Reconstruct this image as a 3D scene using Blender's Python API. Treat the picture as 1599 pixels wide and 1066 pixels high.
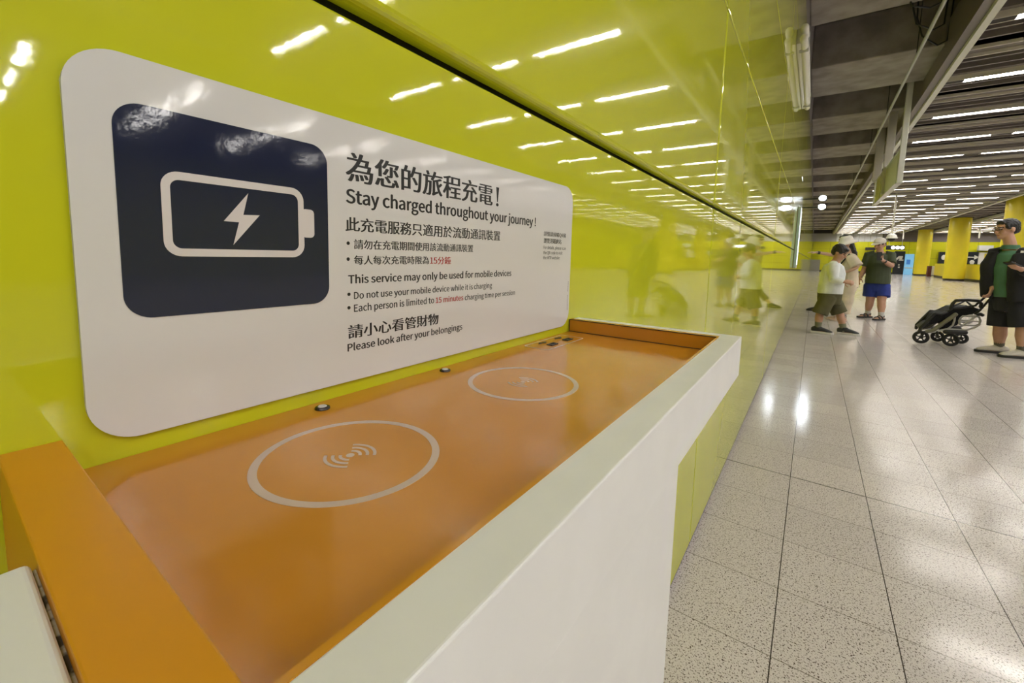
import bpy, bmesh, math, random
from mathutils import Vector, Matrix, noise as mnoise
random.seed(7)
PI = math.pi
scene = bpy.context.scene
for o in list(bpy.data.objects):
    bpy.data.objects.remove(o)

# ---------------------------------------------------------------- camera
RM = ((0.81083984, 0.58475631, 0.02447067),
      (0.07908994, -0.06804914, -0.99454215),
      (-0.57989959, 0.80834978, -0.10142529))      # right, down, forward
CAM = Vector((0.29762, 0.0, 1.093))
FPX, PX, PY = 663.54, 791.5, 463.33
cd = bpy.data.cameras.new('camera')
cam = bpy.data.objects.new('camera', cd)
scene.collection.objects.link(cam)
m = Matrix.Identity(4)
for i in range(3):
    m[i][0] = RM[0][i]
    m[i][1] = -RM[1][i]
    m[i][2] = -RM[2][i]
    m[i][3] = CAM[i]
cam.matrix_world = m
cd.sensor_width = 36.0
cd.lens = FPX / 1599 * 36.0
cd.shift_x = (799.5 - PX) / 1599
cd.shift_y = -(533 - PY) / 1599
cd.clip_start = 0.01
cd.clip_end = 300
scene.camera = cam

# ---------------------------------------------------------------- world, exposure
world = bpy.data.worlds.new('world')
scene.world = world
world.use_nodes = True
world.node_tree.nodes['Background'].inputs[0].default_value = (0.9, 0.95, 1.0, 1)
world.node_tree.nodes['Background'].inputs[1].default_value = 0.15
scene.view_settings.view_transform = 'Standard'
scene.view_settings.look = 'None'
scene.view_settings.gamma = 1.0
scene.view_settings.use_curve_mapping = False
scene.view_settings.exposure = 1.3
TUBE = 30.0          # radiance of the ceiling tubes

# ---------------------------------------------------------------- helpers
def at(px, py, y):
    """point at depth y that the photograph shows at (px, py)"""
    a, b = (px - PX) / FPX, (py - PY) / FPX
    d = Vector([a * RM[0][i] + b * RM[1][i] + RM[2][i] for i in range(3)])
    return CAM + d * (y / d.y)

def on_x(px, py, x):
    a, b = (px - PX) / FPX, (py - PY) / FPX
    d = Vector([a * RM[0][i] + b * RM[1][i] + RM[2][i] for i in range(3)])
    return CAM + d * ((x - CAM.x) / d.x)

def on_z(px, py, z=0.0):
    a, b = (px - PX) / FPX, (py - PY) / FPX
    d = Vector([a * RM[0][i] + b * RM[1][i] + RM[2][i] for i in range(3)])
    return CAM + d * ((z - CAM.z) / d.z)

def tag(o, label=None, cat=None, group=None, kind=None):
    if label: o['label'] = label
    if cat: o['category'] = cat
    if group: o['group'] = group
    if kind: o['kind'] = kind
    return o

def link(o, parent=None):
    scene.collection.objects.link(o)
    if parent is not None:
        o.parent = parent
        o.matrix_parent_inverse = Matrix.Translation(-Vector(parent['_loc'])) if '_loc' in parent else Matrix.Identity(4)
    return o

BASE = {}
def empty(name, loc, label, cat, group=None):
    o = bpy.data.objects.new(name, None)
    o.empty_display_size = 0.1
    scene.collection.objects.link(o)
    o.location = loc
    BASE[o.name] = Vector(loc)
    return tag(o, label, cat, group)

def mesh_obj(name, me, mat, parent=None, smooth=None):
    """me is built in world coordinates; under a parent its vertices are moved into the parent's frame"""
    if parent is not None:
        root = parent
        off = Vector((0, 0, 0))
        p = parent
        while p is not None:
            off += Vector(p.location)
            p = p.parent
        me.transform(Matrix.Translation(-off))
    o = bpy.data.objects.new(name, me)
    scene.collection.objects.link(o)
    mats = mat if isinstance(mat, (list, tuple)) else [mat]
    for mm in mats:
        me.materials.append(mm)
    if parent is not None:
        o.parent = parent
    if smooth is not None:
        for p in me.polygons:
            p.use_smooth = True
        if smooth < 179:
            me.set_sharp_from_angle(angle=math.radians(smooth))
    return o

class MB:
    def __init__(self):
        self.bm = bmesh.new()
    def box(self, a, b, bevel=0.0, seg=2, mi=0):
        x0, y0, z0 = a; x1, y1, z1 = b
        t = bmesh.new()
        r = bmesh.ops.create_cube(t, size=1.0)
        for v in t.verts:
            v.co = Vector(((x0 + x1) / 2 + v.co.x * (x1 - x0), (y0 + y1) / 2 + v.co.y * (y1 - y0), (z0 + z1) / 2 + v.co.z * (z1 - z0)))
        if bevel:
            bmesh.ops.bevel(t, geom=list(t.edges), offset=bevel, segments=seg, affect='EDGES', profile=0.5)
        self.add(t, mi)
        return self
    def add(self, t, mi=0):
        off = {}
        for v in t.verts:
            off[v] = self.bm.verts.new(v.co)
        for f in t.faces:
            try:
                nf = self.bm.faces.new([off[v] for v in f.verts])
                nf.material_index = mi
            except ValueError:
                pass
        t.free()
    def bar(self, p, q, w, h=None, bevel=0.0, up=(0, 0, 1)):
        """box beam between p and q, w across, h along the up side"""
        p, q = Vector(p), Vector(q)
        h = h or w
        t = bmesh.new()
        bmesh.ops.create_cube(t, size=1.0)
        d = (q - p); L = d.length; d.normalize()
        u = Vector(up)
        if abs(d.dot(u)) > .99: u = Vector((0, 1, 0))
        s = d.cross(u).normalized(); u = s.cross(d)
        for v in t.verts:
            c = v.co.copy()
            v.co = (p + q) / 2 + s * c.x * w + d * c.y * L + u * c.z * h
        if bevel:
            bmesh.ops.bevel(t, geom=list(t.edges), offset=bevel, segments=2, affect='EDGES', profile=0.5)
        self.add(t)
        return self
    def tube(self, pts, r, n=10, closed=False):
        loft(self.bm, pts, r, n=n, closed=closed)
        return self
    def cyl(self, c, r, z0, z1, n=32, r2=None):
        r2 = r if r2 is None else r2
        A = [self.bm.verts.new((c[0] + r * math.cos(2 * PI * i / n), c[1] + r * math.sin(2 * PI * i / n), z0)) for i in range(n)]
        B = [self.bm.verts.new((c[0] + r2 * math.cos(2 * PI * i / n), c[1] + r2 * math.sin(2 * PI * i / n), z1)) for i in range(n)]
        for i in range(n):
            self.bm.faces.new((A[i], A[(i + 1) % n], B[(i + 1) % n], B[i]))
        self.bm.faces.new(A[::-1]); self.bm.faces.new(B)
        return self
    def prism(self, poly, z0, z1):
        A = [self.bm.verts.new((x, y, z0)) for x, y in poly]
        B = [self.bm.verts.new((x, y, z1)) for x, y in poly]
        n = len(poly)
        for i in range(n):
            self.bm.faces.new((A[i], A[(i + 1) % n], B[(i + 1) % n], B[i]))
        self.bm.faces.new(A[::-1]); self.bm.faces.new(B)
        return self
    def xprism(self, poly, x0, x1):
        """poly in (y, z) on the wall, extruded along x"""
        A = [self.bm.verts.new((x0, y, z)) for y, z in poly]
        B = [self.bm.verts.new((x1, y, z)) for y, z in poly]
        n = len(poly)
        for i in range(n):
            self.bm.faces.new((A[i], A[(i + 1) % n], B[(i + 1) % n], B[i]))
        self.bm.faces.new(A[::-1]); self.bm.faces.new(B)
        return self
    def ball(self, c, r, axes=None, u=16, v=12):
        t = bmesh.new()
        bmesh.ops.create_uvsphere(t, u_segments=u, v_segments=v, radius=1.0)
        r = r if isinstance(r, (tuple, list)) else (r, r, r)
        ax = axes or (Vector((1, 0, 0)), Vector((0, 1, 0)), Vector((0, 0, 1)))
        for w in t.verts:
            k = w.co.copy()
            w.co = Vector(c) + ax[0] * k.x * r[0] + ax[1] * k.y * r[1] + ax[2] * k.z * r[2]
        self.add(t)
        return self
    def ring(self, c, r, w, z0, z1, a0=0, a1=2 * PI, n=96):
        full = abs(a1 - a0) > 2 * PI - 1e-6
        k = n if full else n + 1
        rows = []
        for i in range(k):
            a = a0 + (a1 - a0) * i / n
            e = Vector((math.cos(a), math.sin(a)))
            rows.append([self.bm.verts.new((c[0] + e.x * rr, c[1] + e.y * rr, zz)) for rr, zz in ((r - w, z0), (r, z0), (r, z1), (r - w, z1))])
        for i in range(n):
            A, B = rows[i], rows[(i + 1) % k]
            for j in range(4):
                self.bm.faces.new((A[j], A[(j + 1) % 4], B[(j + 1) % 4], B[j]))
        if not full:
            self.bm.faces.new(rows[0]); self.bm.faces.new(rows[-1][::-1])
        return self
    def me(self, name='mesh'):
        bmesh.ops.recalc_face_normals(self.bm, faces=list(self.bm.faces))
        d = bpy.data.meshes.new(name)
        self.bm.to_mesh(d)
        self.bm.free()
        return d
    def build(self, name, mat, parent=None, smooth=None):
        return mesh_obj(name, self.me(name), mat, parent, smooth)

def loft(bm, pts, rad, lat=None, n=14, closed=False, cap='round'):
    """tapered tube; rad is a number, a list of numbers, or a list of (across, deep)"""
    pts = [Vector(p) for p in pts]
    k = len(pts)
    if not isinstance(rad, (list, tuple)):
        rad = [rad] * k
    rad = [(r, r) if not isinstance(r, (list, tuple)) else r for r in rad]
    if cap == 'round' and not closed:
        d0 = (pts[0] - pts[1]).normalized(); d1 = (pts[-1] - pts[-2]).normalized()
        r0 = min(rad[0]); r1 = min(rad[-1])
        pts = [pts[0] + d0 * r0 * .85, pts[0] + d0 * r0 * .5] + pts + [pts[-1] + d1 * r1 * .5, pts[-1] + d1 * r1 * .85]
        rad = [(rad[0][0] * .5, rad[0][1] * .5), (rad[0][0] * .86, rad[0][1] * .86)] + list(rad) + [(rad[-1][0] * .86, rad[-1][1] * .86), (rad[-1][0] * .5, rad[-1][1] * .5)]
        k = len(pts)
    rings = []
    prev = None
    for i in range(k):
        if closed:
            t = (pts[(i + 1) % k] - pts[i - 1]).normalized()
        else:
            t = (pts[min(i + 1, k - 1)] - pts[max(i - 1, 0)]).normalized()
        if lat is not None:
            u = Vector(lat); u = u - t * u.dot(t)
        elif prev is None:
            u = t.orthogonal()
        else:
            u = prev - t * prev.dot(t)
        if u.length < 1e-5: u = t.orthogonal()
        u.normalize(); v = t.cross(u); prev = u
        rings.append([bm.verts.new(pts[i] + u * rad[i][0] * math.cos(2 * PI * j / n) + v * rad[i][1] * math.sin(2 * PI * j / n)) for j in range(n)])
    for i in range(k if closed else k - 1):
        A, B = rings[i], rings[(i + 1) % k]
        for j in range(n):
            bm.faces.new((A[j], A[(j + 1) % n], B[(j + 1) % n], B[j]))
    if not closed:
        bm.faces.new(rings[0][::-1]); bm.faces.new(rings[-1])

def rrect(x0, y0, x1, y1, r, n=8):
    p = []
    for cx, cy, a in ((x1 - r, y1 - r, 0), (x0 + r, y1 - r, PI / 2), (x0 + r, y0 + r, PI), (x1 - r, y0 + r, 1.5 * PI)):
        for i in range(n + 1):
            p.append((cx + r * math.cos(a + PI / 2 * i / n), cy + r * math.sin(a + PI / 2 * i / n)))
    return p

def frame_x(mb, outer, inner, x0, x1):
    """flat closed band between two outlines of equal count in the (y, z) plane"""
    n = len(outer)
    V = [[mb.bm.verts.new((x, y, z)) for y, z in P] for P in (outer, inner) for x in (x0, x1)]
    oa, ob, ia, ib = V
    for i in range(n):
        j = (i + 1) % n
        mb.bm.faces.new((ob[i], ob[j], ib[j], ib[i]))
        mb.bm.faces.new((oa[i], oa[j], ob[j], ob[i]))
        mb.bm.faces.new((ia[i], ib[i], ib[j], ia[j]))
        mb.bm.faces.new((oa[i], ia[i], ia[j], oa[j]))

def frame_z(mb, outer, inner, z0, z1):
    n = len(outer)
    V = [[mb.bm.verts.new((x, y, z)) for x, y in P] for P in (outer, inner) for z in (z0, z1)]
    oa, ob, ia, ib = V
    for i in range(n):
        j = (i + 1) % n
        mb.bm.faces.new((ob[i], ob[j], ib[j], ib[i]))
        mb.bm.faces.new((oa[i], oa[j], ob[j], ob[i]))
        mb.bm.faces.new((ia[i], ib[i], ib[j], ia[j]))
        mb.bm.faces.new((oa[i], ia[i], ia[j], oa[j]))

def voxel(mb, size, smooth=2, deform=None):
    """fuse overlapping closed shells into one continuous surface"""
    me = mb.me('tmp')
    o = bpy.data.objects.new('tmp', me)
    scene.collection.objects.link(o)
    r = o.modifiers.new('r', 'REMESH'); r.mode = 'VOXEL'; r.voxel_size = size; r.use_smooth_shade = True
    if smooth:
        s = o.modifiers.new('s', 'SMOOTH'); s.factor = .5; s.iterations = smooth
    dg = bpy.context.evaluated_depsgraph_get()
    out = bpy.data.meshes.new_from_object(o.evaluated_get(dg))
    bpy.data.objects.remove(o)
    bpy.data.meshes.remove(me)
    if deform:
        for v in out.vertices:
            v.co = deform(v.co)
    for p in out.polygons: p.use_smooth = True
    return out

# ---------------------------------------------------------------- materials
def mat(name, col, rough=.5, metal=0.0, spec=.5, coat=0.0, emit=None, estr=0.0, bump=None, var=None, coat_rough=.05, ior=1.5):
    M = bpy.data.materials.new(name)
    M.use_nodes = True
    nt = M.node_tree
    b = nt.nodes['Principled BSDF']
    b.inputs['Base Color'].default_value = (*col, 1)
    b.inputs['Roughness'].default_value = rough
    b.inputs['Metallic'].default_value = metal
    b.inputs['Specular IOR Level'].default_value = spec
    b.inputs['IOR'].default_value = ior
    b.inputs['Coat Weight'].default_value = coat
    b.inputs['Coat Roughness'].default_value = coat_rough
    if emit:
        b.inputs['Emission Color'].default_value = (*emit, 1)
        b.inputs['Emission Strength'].default_value = estr
    tc = nt.nodes.new('ShaderNodeTexCoord')
    if bump:
        scale, strength, dist = bump
        n = nt.nodes.new('ShaderNodeTexNoise'); n.inputs['Scale'].default_value = scale; n.inputs['Detail'].default_value = 3
        bp = nt.nodes.new('ShaderNodeBump'); bp.inputs['Strength'].default_value = strength; bp.inputs['Distance'].default_value = dist
        nt.links.new(tc.outputs['Object'], n.inputs['Vector'])
        nt.links.new(n.outputs['Fac'], bp.inputs['Height'])
        nt.links.new(bp.outputs['Normal'], b.inputs['Normal'])
    if var:
        scale, c2, lo, hi = var
        n = nt.nodes.new('ShaderNodeTexNoise'); n.inputs['Scale'].default_value = scale; n.inputs['Detail'].default_value = 4
        r = nt.nodes.new('ShaderNodeMapRange'); r.inputs[1].default_value = lo; r.inputs[2].default_value = hi
        x = nt.nodes.new('ShaderNodeMix'); x.data_type = 'RGBA'
        x.inputs[6].default_value = (*col, 1); x.inputs[7].default_value = (*c2, 1)
        nt.links.new(tc.outputs['Object'], n.inputs['Vector'])
        nt.links.new(n.outputs['Fac'], r.inputs[0])
        nt.links.new(r.outputs[0], x.inputs[0])
        nt.links.new(x.outputs[2], b.inputs['Base Color'])
    return M

LIME = mat('lime_enamel', (0.53, 0.55, 0.016), rough=.035, spec=.5, bump=(38, .065, .0010), coat=.14, coat_rough=.22)
LIMEDARK = mat('recess_paint', (0.025, 0.024, 0.004), rough=.6)
LIMEFAR = mat('yellow_enamel', (0.58, 0.57, 0.015), rough=.25)
COLY = mat('column_yellow', (0.72, 0.58, 0.03), rough=.3, var=(1.5, (0.66, 0.55, 0.03), .35, .65))
WHITE_SIGN = mat('sign_white', (0.66, 0.66, 0.65), rough=.07, bump=(100, .10, .0007))
NAVY = mat('sign_navy', (0.014, 0.019, 0.048), rough=.07, bump=(100, .10, .0007))
BLACKINK = mat('black_ink', (0.006, 0.006, 0.007), rough=.3)
REDINK = mat('red_ink', (0.36, 0.012, 0.012), rough=.3)
SIGNPALE = mat('icon_white', (0.66, 0.63, 0.62), rough=.2)
ORANGE = mat('orange_laminate', (0.60, 0.265, 0.030), rough=.15, spec=.5, bump=(420, .08, .0004), var=(9, (0.56, 0.235, 0.018), .4, .6))
ORANGE2 = mat('orange_end_panel', (0.66, 0.285, 0.010), rough=.4)
RINGW = mat('pale_print', (0.60, 0.47, 0.37), rough=.3)
SOLID = mat('white_solid_surface', (0.78, 0.775, 0.765), rough=.35, var=(30, (0.76, 0.755, 0.745), .4, .6))
SEAM = mat('dark_seam', (0.03, 0.018, 0.012), rough=.8)
GRIME = mat('chipped_sealant', (0.55, 0.52, 0.47), rough=.8, var=(170, (0.07, 0.06, 0.05), .45, .56))
CHROME = mat('dark_chrome', (0.07, 0.06, 0.055), rough=.18, metal=1.0)
PEARL = mat('pearl_centre', (0.62, 0.60, 0.58), rough=.25)
STEEL = mat('brushed_steel', (0.55, 0.52, 0.49), rough=.32, metal=.5, bump=(60, .1, .001))
GREYM = mat('grey_painted_metal', (0.40, 0.40, 0.38), rough=.45)
LIGHTM = mat('pale_painted_metal', (0.55, 0.55, 0.50), rough=.4)
OLIVEM = mat('satin_sign_panel', (0.52, 0.52, 0.42), rough=.35, metal=.3)
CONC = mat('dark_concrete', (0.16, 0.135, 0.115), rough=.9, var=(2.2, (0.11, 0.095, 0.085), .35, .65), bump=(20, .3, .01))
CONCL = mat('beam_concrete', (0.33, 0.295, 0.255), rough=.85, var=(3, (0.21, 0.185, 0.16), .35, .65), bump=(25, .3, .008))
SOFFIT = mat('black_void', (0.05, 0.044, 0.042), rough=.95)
SLAT = mat('slat_brown_grey', (0.16, 0.135, 0.125), rough=.5)
SLATL = mat('slat_pale_flange', (0.52, 0.48, 0.43), rough=.45)
WHITEP = mat('white_plastic', (0.72, 0.70, 0.64), rough=.35)
TUBEM = mat('lit_diffuser', (1, 1, 1), rough=.4, emit=(1.0, 0.97, 0.93), estr=TUBE)
FLOODM = mat('lit_floodlight', (1, 1, 1), rough=.4, emit=(0.85, 0.93, 1.0), estr=25)
SCREEN = mat('lit_screen', (.1, .1, .1), rough=.2, emit=(0.75, 0.92, 1.0), estr=1.1)
BLUEPANEL = mat('lit_blue_display', (.1, .2, .3), rough=.3, emit=(0.16, 0.40, 0.60), estr=.35, var=None)
WHITELIT = mat('lit_sign_white', (.8, .8, .8), rough=.3, emit=(1, 1, .95), estr=2.5)
DARKSIGN = mat('dark_wayfinding', (0.012, 0.016, 0.026), rough=.3)
BLACKP = mat('black_plastic', (0.012, 0.012, 0.013), rough=.4)
GREYBOX = mat('grey_cabinet', (0.28, 0.27, 0.25), rough=.5)
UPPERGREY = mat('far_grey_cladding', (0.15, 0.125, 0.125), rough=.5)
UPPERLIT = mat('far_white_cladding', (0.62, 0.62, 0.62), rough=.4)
KICK = mat('dark_kickplate', (0.035, 0.025, 0.018), rough=.4)
MAROON = mat('maroon_panel', (0.10, 0.02, 0.015), rough=.5)

def floor_material():
    M = bpy.data.materials.new('terrazzo_tiles')
    M.use_nodes = True
    nt = M.node_tree; N = nt.nodes; L = nt.links
    b = N['Principled BSDF']
    tc = N.new('ShaderNodeTexCoord')
    sx = N.new('ShaderNodeSeparateXYZ'); L.new(tc.outputs['Object'], sx.inputs[0])
    def mth(op, a, bb=None, c=None):
        n = N.new('ShaderNodeMath'); n.operation = op
        for i, v in enumerate((a, bb, c)):
            if v is None: continue
            if isinstance(v, (int, float)): n.inputs[i].default_value = v
            else: L.new(v, n.inputs[i])
        return n.outputs[0]
    def line(coord, origin, period, half):
        u = mth('DIVIDE', mth('SUBTRACT', coord, origin), period)
        cell = mth('FLOOR', mth('ADD', u, .5))
        d = mth('MULTIPLY', mth('ABSOLUTE', mth('SUBTRACT', u, cell)), period)
        return mth('LESS_THAN', d, half), mth('FLOOR', u)
    lx, ix = line(sx.outputs[0], .2857, .2959, .0015)
    ly, iy = line(sx.outputs[1], 2.531, .3047, .0012)
    big = mth('LESS_THAN', mth('ABSOLUTE', mth('SUBTRACT', sx.outputs[1], 2.531)), .0029)
    cmb = N.new('ShaderNodeCombineXYZ'); L.new(ix, cmb.inputs[0]); L.new(iy, cmb.inputs[1])
    wn = N.new('ShaderNodeTexWhiteNoise'); wn.noise_dimensions = '2D'; L.new(cmb.outputs[0], wn.inputs['Vector'])
    base = N.new('ShaderNodeMix'); base.data_type = 'RGBA'
    base.inputs[6].default_value = (0.60, 0.55, 0.545, 1); base.inputs[7].default_value = (0.67, 0.615, 0.605, 1)
    L.new(wn.outputs['Value'], base.inputs[0])
    # dark chips
    n1 = N.new('ShaderNodeTexNoise'); n1.inputs['Scale'].default_value = 225; n1.inputs['Detail'].default_value = 1.5; n1.inputs['Distortion'].default_value = .6
    L.new(tc.outputs['Object'], n1.inputs['Vector'])
    s1 = N.new('ShaderNodeMapRange'); s1.inputs[1].default_value = .575; s1.inputs[2].default_value = .625
    L.new(n1.outputs['Fac'], s1.inputs[0])
    n2 = N.new('ShaderNodeTexNoise'); n2.inputs['Scale'].default_value = 240; n2.inputs['Detail'].default_value = 2
    L.new(tc.outputs['Object'], n2.inputs['Vector'])
    s2 = N.new('ShaderNodeMapRange'); s2.inputs[1].default_value = .4; s2.inputs[2].default_value = .62; s2.inputs[4].default_value = .35
    L.new(n2.outputs['Fac'], s2.inputs[0])
    mA = N.new('ShaderNodeMix'); mA.data_type = 'RGBA'; mA.inputs[7].default_value = (0.44, 0.39, 0.37, 1)
    L.new(s2.outputs[0], mA.inputs[0]); L.new(base.outputs[2], mA.inputs[6])
    mB = N.new('ShaderNodeMix'); mB.data_type = 'RGBA'; mB.inputs[7].default_value = (0.115, 0.085, 0.07, 1)
    L.new(s1.outputs[0], mB.inputs[0]); L.new(mA.outputs[2], mB.inputs[6])
    mC = N.new('ShaderNodeMix'); mC.data_type = 'RGBA'; mC.inputs[7].default_value = (0.15, 0.12, 0.095, 1)
    L.new(ly, mC.inputs[0]); L.new(mB.outputs[2], mC.inputs[6])
    mD = N.new('ShaderNodeMix'); mD.data_type = 'RGBA'; mD.inputs[7].default_value = (0.045, 0.035, 0.03, 1)
    L.new(mth('MAXIMUM', lx, big), mD.inputs[0]); L.new(mC.outputs[2], mD.inputs[6])
    L.new(mD.outputs[2], b.inputs['Base Color'])
    b.inputs['Roughness'].default_value = .17
    nb = N.new('ShaderNodeTexNoise'); nb.inputs['Scale'].default_value = 5; nb.inputs['Detail'].default_value = 4
    L.new(tc.outputs['Object'], nb.inputs['Vector'])
    rr = N.new('ShaderNodeMapRange'); rr.inputs[1].default_value = .3; rr.inputs[2].default_value = .7; rr.inputs[3].default_value = .11; rr.inputs[4].default_value = .18
    L.new(nb.outputs['Fac'], rr.inputs[0]); L.new(rr.outputs[0], b.inputs['Roughness'])
    bp = N.new('ShaderNodeBump'); bp.inputs['Strength'].default_value = .06; bp.inputs['Distance'].default_value = .004
    L.new(nb.outputs['Fac'], bp.inputs['Height']); L.new(bp.outputs['Normal'], b.inputs['Normal'])
    return M
FLOOR = floor_material()

# ---------------------------------------------------------------- the setting
Y0, Y1, XR = -9.0, 57.0, 17.0
def struct(o): return tag(o, kind='structure')
struct(MB().box((-.3, Y0, -.2), (XR, Y1 + .3, 0)).build('floor', FLOOR))
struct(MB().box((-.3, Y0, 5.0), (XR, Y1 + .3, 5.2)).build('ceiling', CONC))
# left wall: enamel panels with grooves, a deep shadow gap between lower and upper rows
GAPZ, LIPZ = 1.2662, 1.2800
JY = [-9.354 + 2.752 * k for k in range(26)]            # vertical joints, one at y = 1.63
JY = [1.636 + 2.752 * k for k in range(-4, 21)]
lw = MB(); uw = MB()
for a, b in zip(JY[:-1], JY[1:]):
    b = min(b, Y1)
    if b - a < .1: continue
    lw.box((-.025, a + .0038, .024), (0, b - .0038, GAPZ), bevel=.0028, seg=3)
    uw.box((-.025, a + .0038, LIPZ), (0, b - .0038, 1.9185), bevel=.011, seg=6)
    uw.box((-.025, a + .0038, 1.9215), (0, b - .0038, 2.6025), bevel=.0035, seg=3)
    uw.box((-.025, a + .0038, 2.6055), (0, b - .0038, 3.285), bevel=.0035, seg=3)
    uw.box((-.025, a + .0038, 3.288), (0, b - .0038, 3.93), bevel=.0035, seg=3)
struct(lw.build('wall_left', LIME))
struct(uw.build('wall_left', LIME))
struct(MB().box((-.3, Y0, 0), (-.05, Y1, 3.93)).build('wall_left', LIMEDARK))
struct(MB().box((-.3, Y0, 3.94), (-.004, Y1, 5.0)).build('wall_left', mat('upper_plaster', (0.22, 0.20, 0.185), rough=.8)))
struct(MB().box((-.05, Y0, 0.0), (-.006, Y1, .023)).build('baseboard_left', SEAM))
struct(MB().box((-.05, Y0, 1.24), (-.028, Y1, 1.30)).build('trim_1', LIMEDARK))
# far wall, right wall, wall behind the viewpoint
fw = MB()
nx = 11
for i in range(nx):
    x0 = XR * i / nx; x1 = XR * (i + 1) / nx
    for z0, z1 in ((.16, .82), (.82, 1.62), (1.62, 2.42), (2.42, 3.2)):
        fw.box((x0 + .008, Y1, z0 + .006), (x1 - .008, Y1 + .1, z1 - .006))
struct(fw.build('wall_back', LIMEFAR))
struct(MB().box((0, Y1 + .03, 0), (XR, Y1 + .3, 5.0)).build('wall_back', LIMEDARK))
struct(MB().box((0, Y1 - .01, 0), (XR, Y1 + .1, .15)).build('baseboard_back', KICK))
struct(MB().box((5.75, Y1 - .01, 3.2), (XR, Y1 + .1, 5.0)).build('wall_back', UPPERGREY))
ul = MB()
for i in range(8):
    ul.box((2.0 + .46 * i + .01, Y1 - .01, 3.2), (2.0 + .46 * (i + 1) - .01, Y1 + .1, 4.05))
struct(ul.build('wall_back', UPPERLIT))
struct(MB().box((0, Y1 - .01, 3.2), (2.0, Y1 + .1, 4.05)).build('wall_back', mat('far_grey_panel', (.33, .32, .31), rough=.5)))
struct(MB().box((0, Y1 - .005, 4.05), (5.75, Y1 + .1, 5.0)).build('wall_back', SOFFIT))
struct(MB().box((XR, Y0, 0), (XR + .2, Y1, 5.0)).build('wall_right', LIMEFAR))
struct(MB().box((-.3, Y0 - .2, 0), (XR, Y0, 5.0)).build('wall_front', LIMEFAR))
# concrete beams over the aisle beside the wall
bm_ = MB()
yb = -8.0
for k in range(20):
    y = 9.05 + 3.15 * (k - 5)
    bm_.box((-.004, y, 4.30), (1.75, y + 1.55, 5.0), bevel=.02)
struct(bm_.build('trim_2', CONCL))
struct(MB().box((1.70, Y0, 3.97), (1.78, Y1, 4.11), bevel=.005).build('trim_3', LIGHTM))
struct(MB().box((1.60, Y0, 4.02), (1.70, Y1, 4.60)).build('trim_4', SLAT))
# slatted ceiling, zone beside the aisle and zone beyond the columns
ROW0, ROWP = 7.75, 2.183
def slat_zone(name, x0, x1, ya, yb, gaps):
    s = MB(); f = MB(); g = MB()
    k0 = math.ceil((ya - ROW0) / (ROWP / 2)); k1 = math.floor((yb - ROW0) / (ROWP / 2))
    for k in range(k0, k1 + 1):
        y = ROW0 + k * ROWP / 2
        s.box((x0, y - .16, 4.075), (x1, y + .16, 4.16))
        if k % 2 == 0:
            f.box((x0, y - .078, 3.995), (x1, y - .066, 4.075))
            f.box((x0, y + .066, 3.995), (x1, y + .078, 4.075))
        else:
            f.box((x0, y - .16, 4.030), (x1, y - .135, 4.16))
            f.box((x0, y + .135, 4.030), (x1, y + .16, 4.16))
        s.box((x0, y + .38, 4.06), (x1, y + .42, 4.24))
        s.box((x0, y + .66, 4.06), (x1, y + .70, 4.24))
        if k % 2 == 0:
            for a, b in gaps: g.box((a, y - .0655, 3.998), (b, y + .0655, 4.074))  # added black blocks between tubes, so spilled light does not fill the trough
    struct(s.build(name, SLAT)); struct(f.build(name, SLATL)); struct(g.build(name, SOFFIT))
slat_zone('trim_5', 1.78, 6.95, Y0, Y1 - .2, ((1.79, 1.998), (3.292, 3.618), (4.912, 5.238), (6.532, 6.94)))
slat_zone('trim_6', 9.05, XR, Y0, Y1 - .2, ((9.06, 9.298), (10.592, 10.998), (12.292, 12.698), (13.992, 16.9)))
struct(MB().box((6.95, Y0, 3.99), (7.06, Y1, 4.14)).build('trim_7', LIGHTM))
struct(MB().box((8.95, Y0, 3.99), (9.05, Y1, 4.14)).build('trim_8', LIGHTM))
pl_ = MB()
for k in range(44):
    y = Y0 + .6 + k * 1.5
    if y < Y1 - .4: pl_.box((7.06, y, 4.2), (8.95, y + .5, 4.34))
struct(pl_.build('trim_9', SLAT))
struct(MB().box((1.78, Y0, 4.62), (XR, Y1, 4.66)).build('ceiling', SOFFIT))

# ---------------------------------------------------------------- ceiling lights
def tube_proto():
    root = empty('linear_ceiling_light', (0, 0, 0), '', 'ceiling light')
    h = MB().box((0.0, -.045, .012), (1.29, .045, .046), bevel=.004).build('housing', WHITEP, root)
    d = MB()
    poly = [(-.038, .012)] + [(-.038 * math.cos(PI * i / 8), .012 - .020 * math.sin(PI * i / 8)) for i in range(1, 8)] + [(.038, .012)]
    A = [d.bm.verts.new((.01, y, z)) for y, z in poly]; B = [d.bm.verts.new((1.28, y, z)) for y, z in poly]
    for i in range(len(poly)):
        j = (i + 1) % len(poly)
        d.bm.faces.new((A[i], A[j], B[j], B[i]))
    d.bm.faces.new(A); d.bm.faces.new(B)
    d = d.build('diffuser', TUBEM, root)
    return root, [h, d]
ORD = ['first', 'second', 'third', 'fourth', 'fifth', 'sixth', 'seventh', 'eighth', 'ninth', 'tenth', 'eleventh', 'twelfth', 'thirteenth',
       'fourteenth', 'fifteenth', 'sixteenth', 'seventeenth', 'eighteenth', 'nineteenth', 'twentieth', 'twenty-first', 'twenty-second', 'twenty-third', 'twenty-fourth']
proto, pkids = tube_proto()
used = False
def place_tube(x, y, z, label, group):
    global used
    if not used:
        r = proto; used = True
    else:
        r = proto.copy(); scene.collection.objects.link(r)
        for c in pkids:
            k = c.copy(); scene.collection.objects.link(k); k.parent = r
    r.location = (x, y, z)
    tag(r, label, 'ceiling light', group)
cols = [(2.0, 'strip nearest the pale edge beam'), (3.62, 'middle strip of the slatted ceiling'), (5.24, 'strip nearest the yellow columns')]
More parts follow.
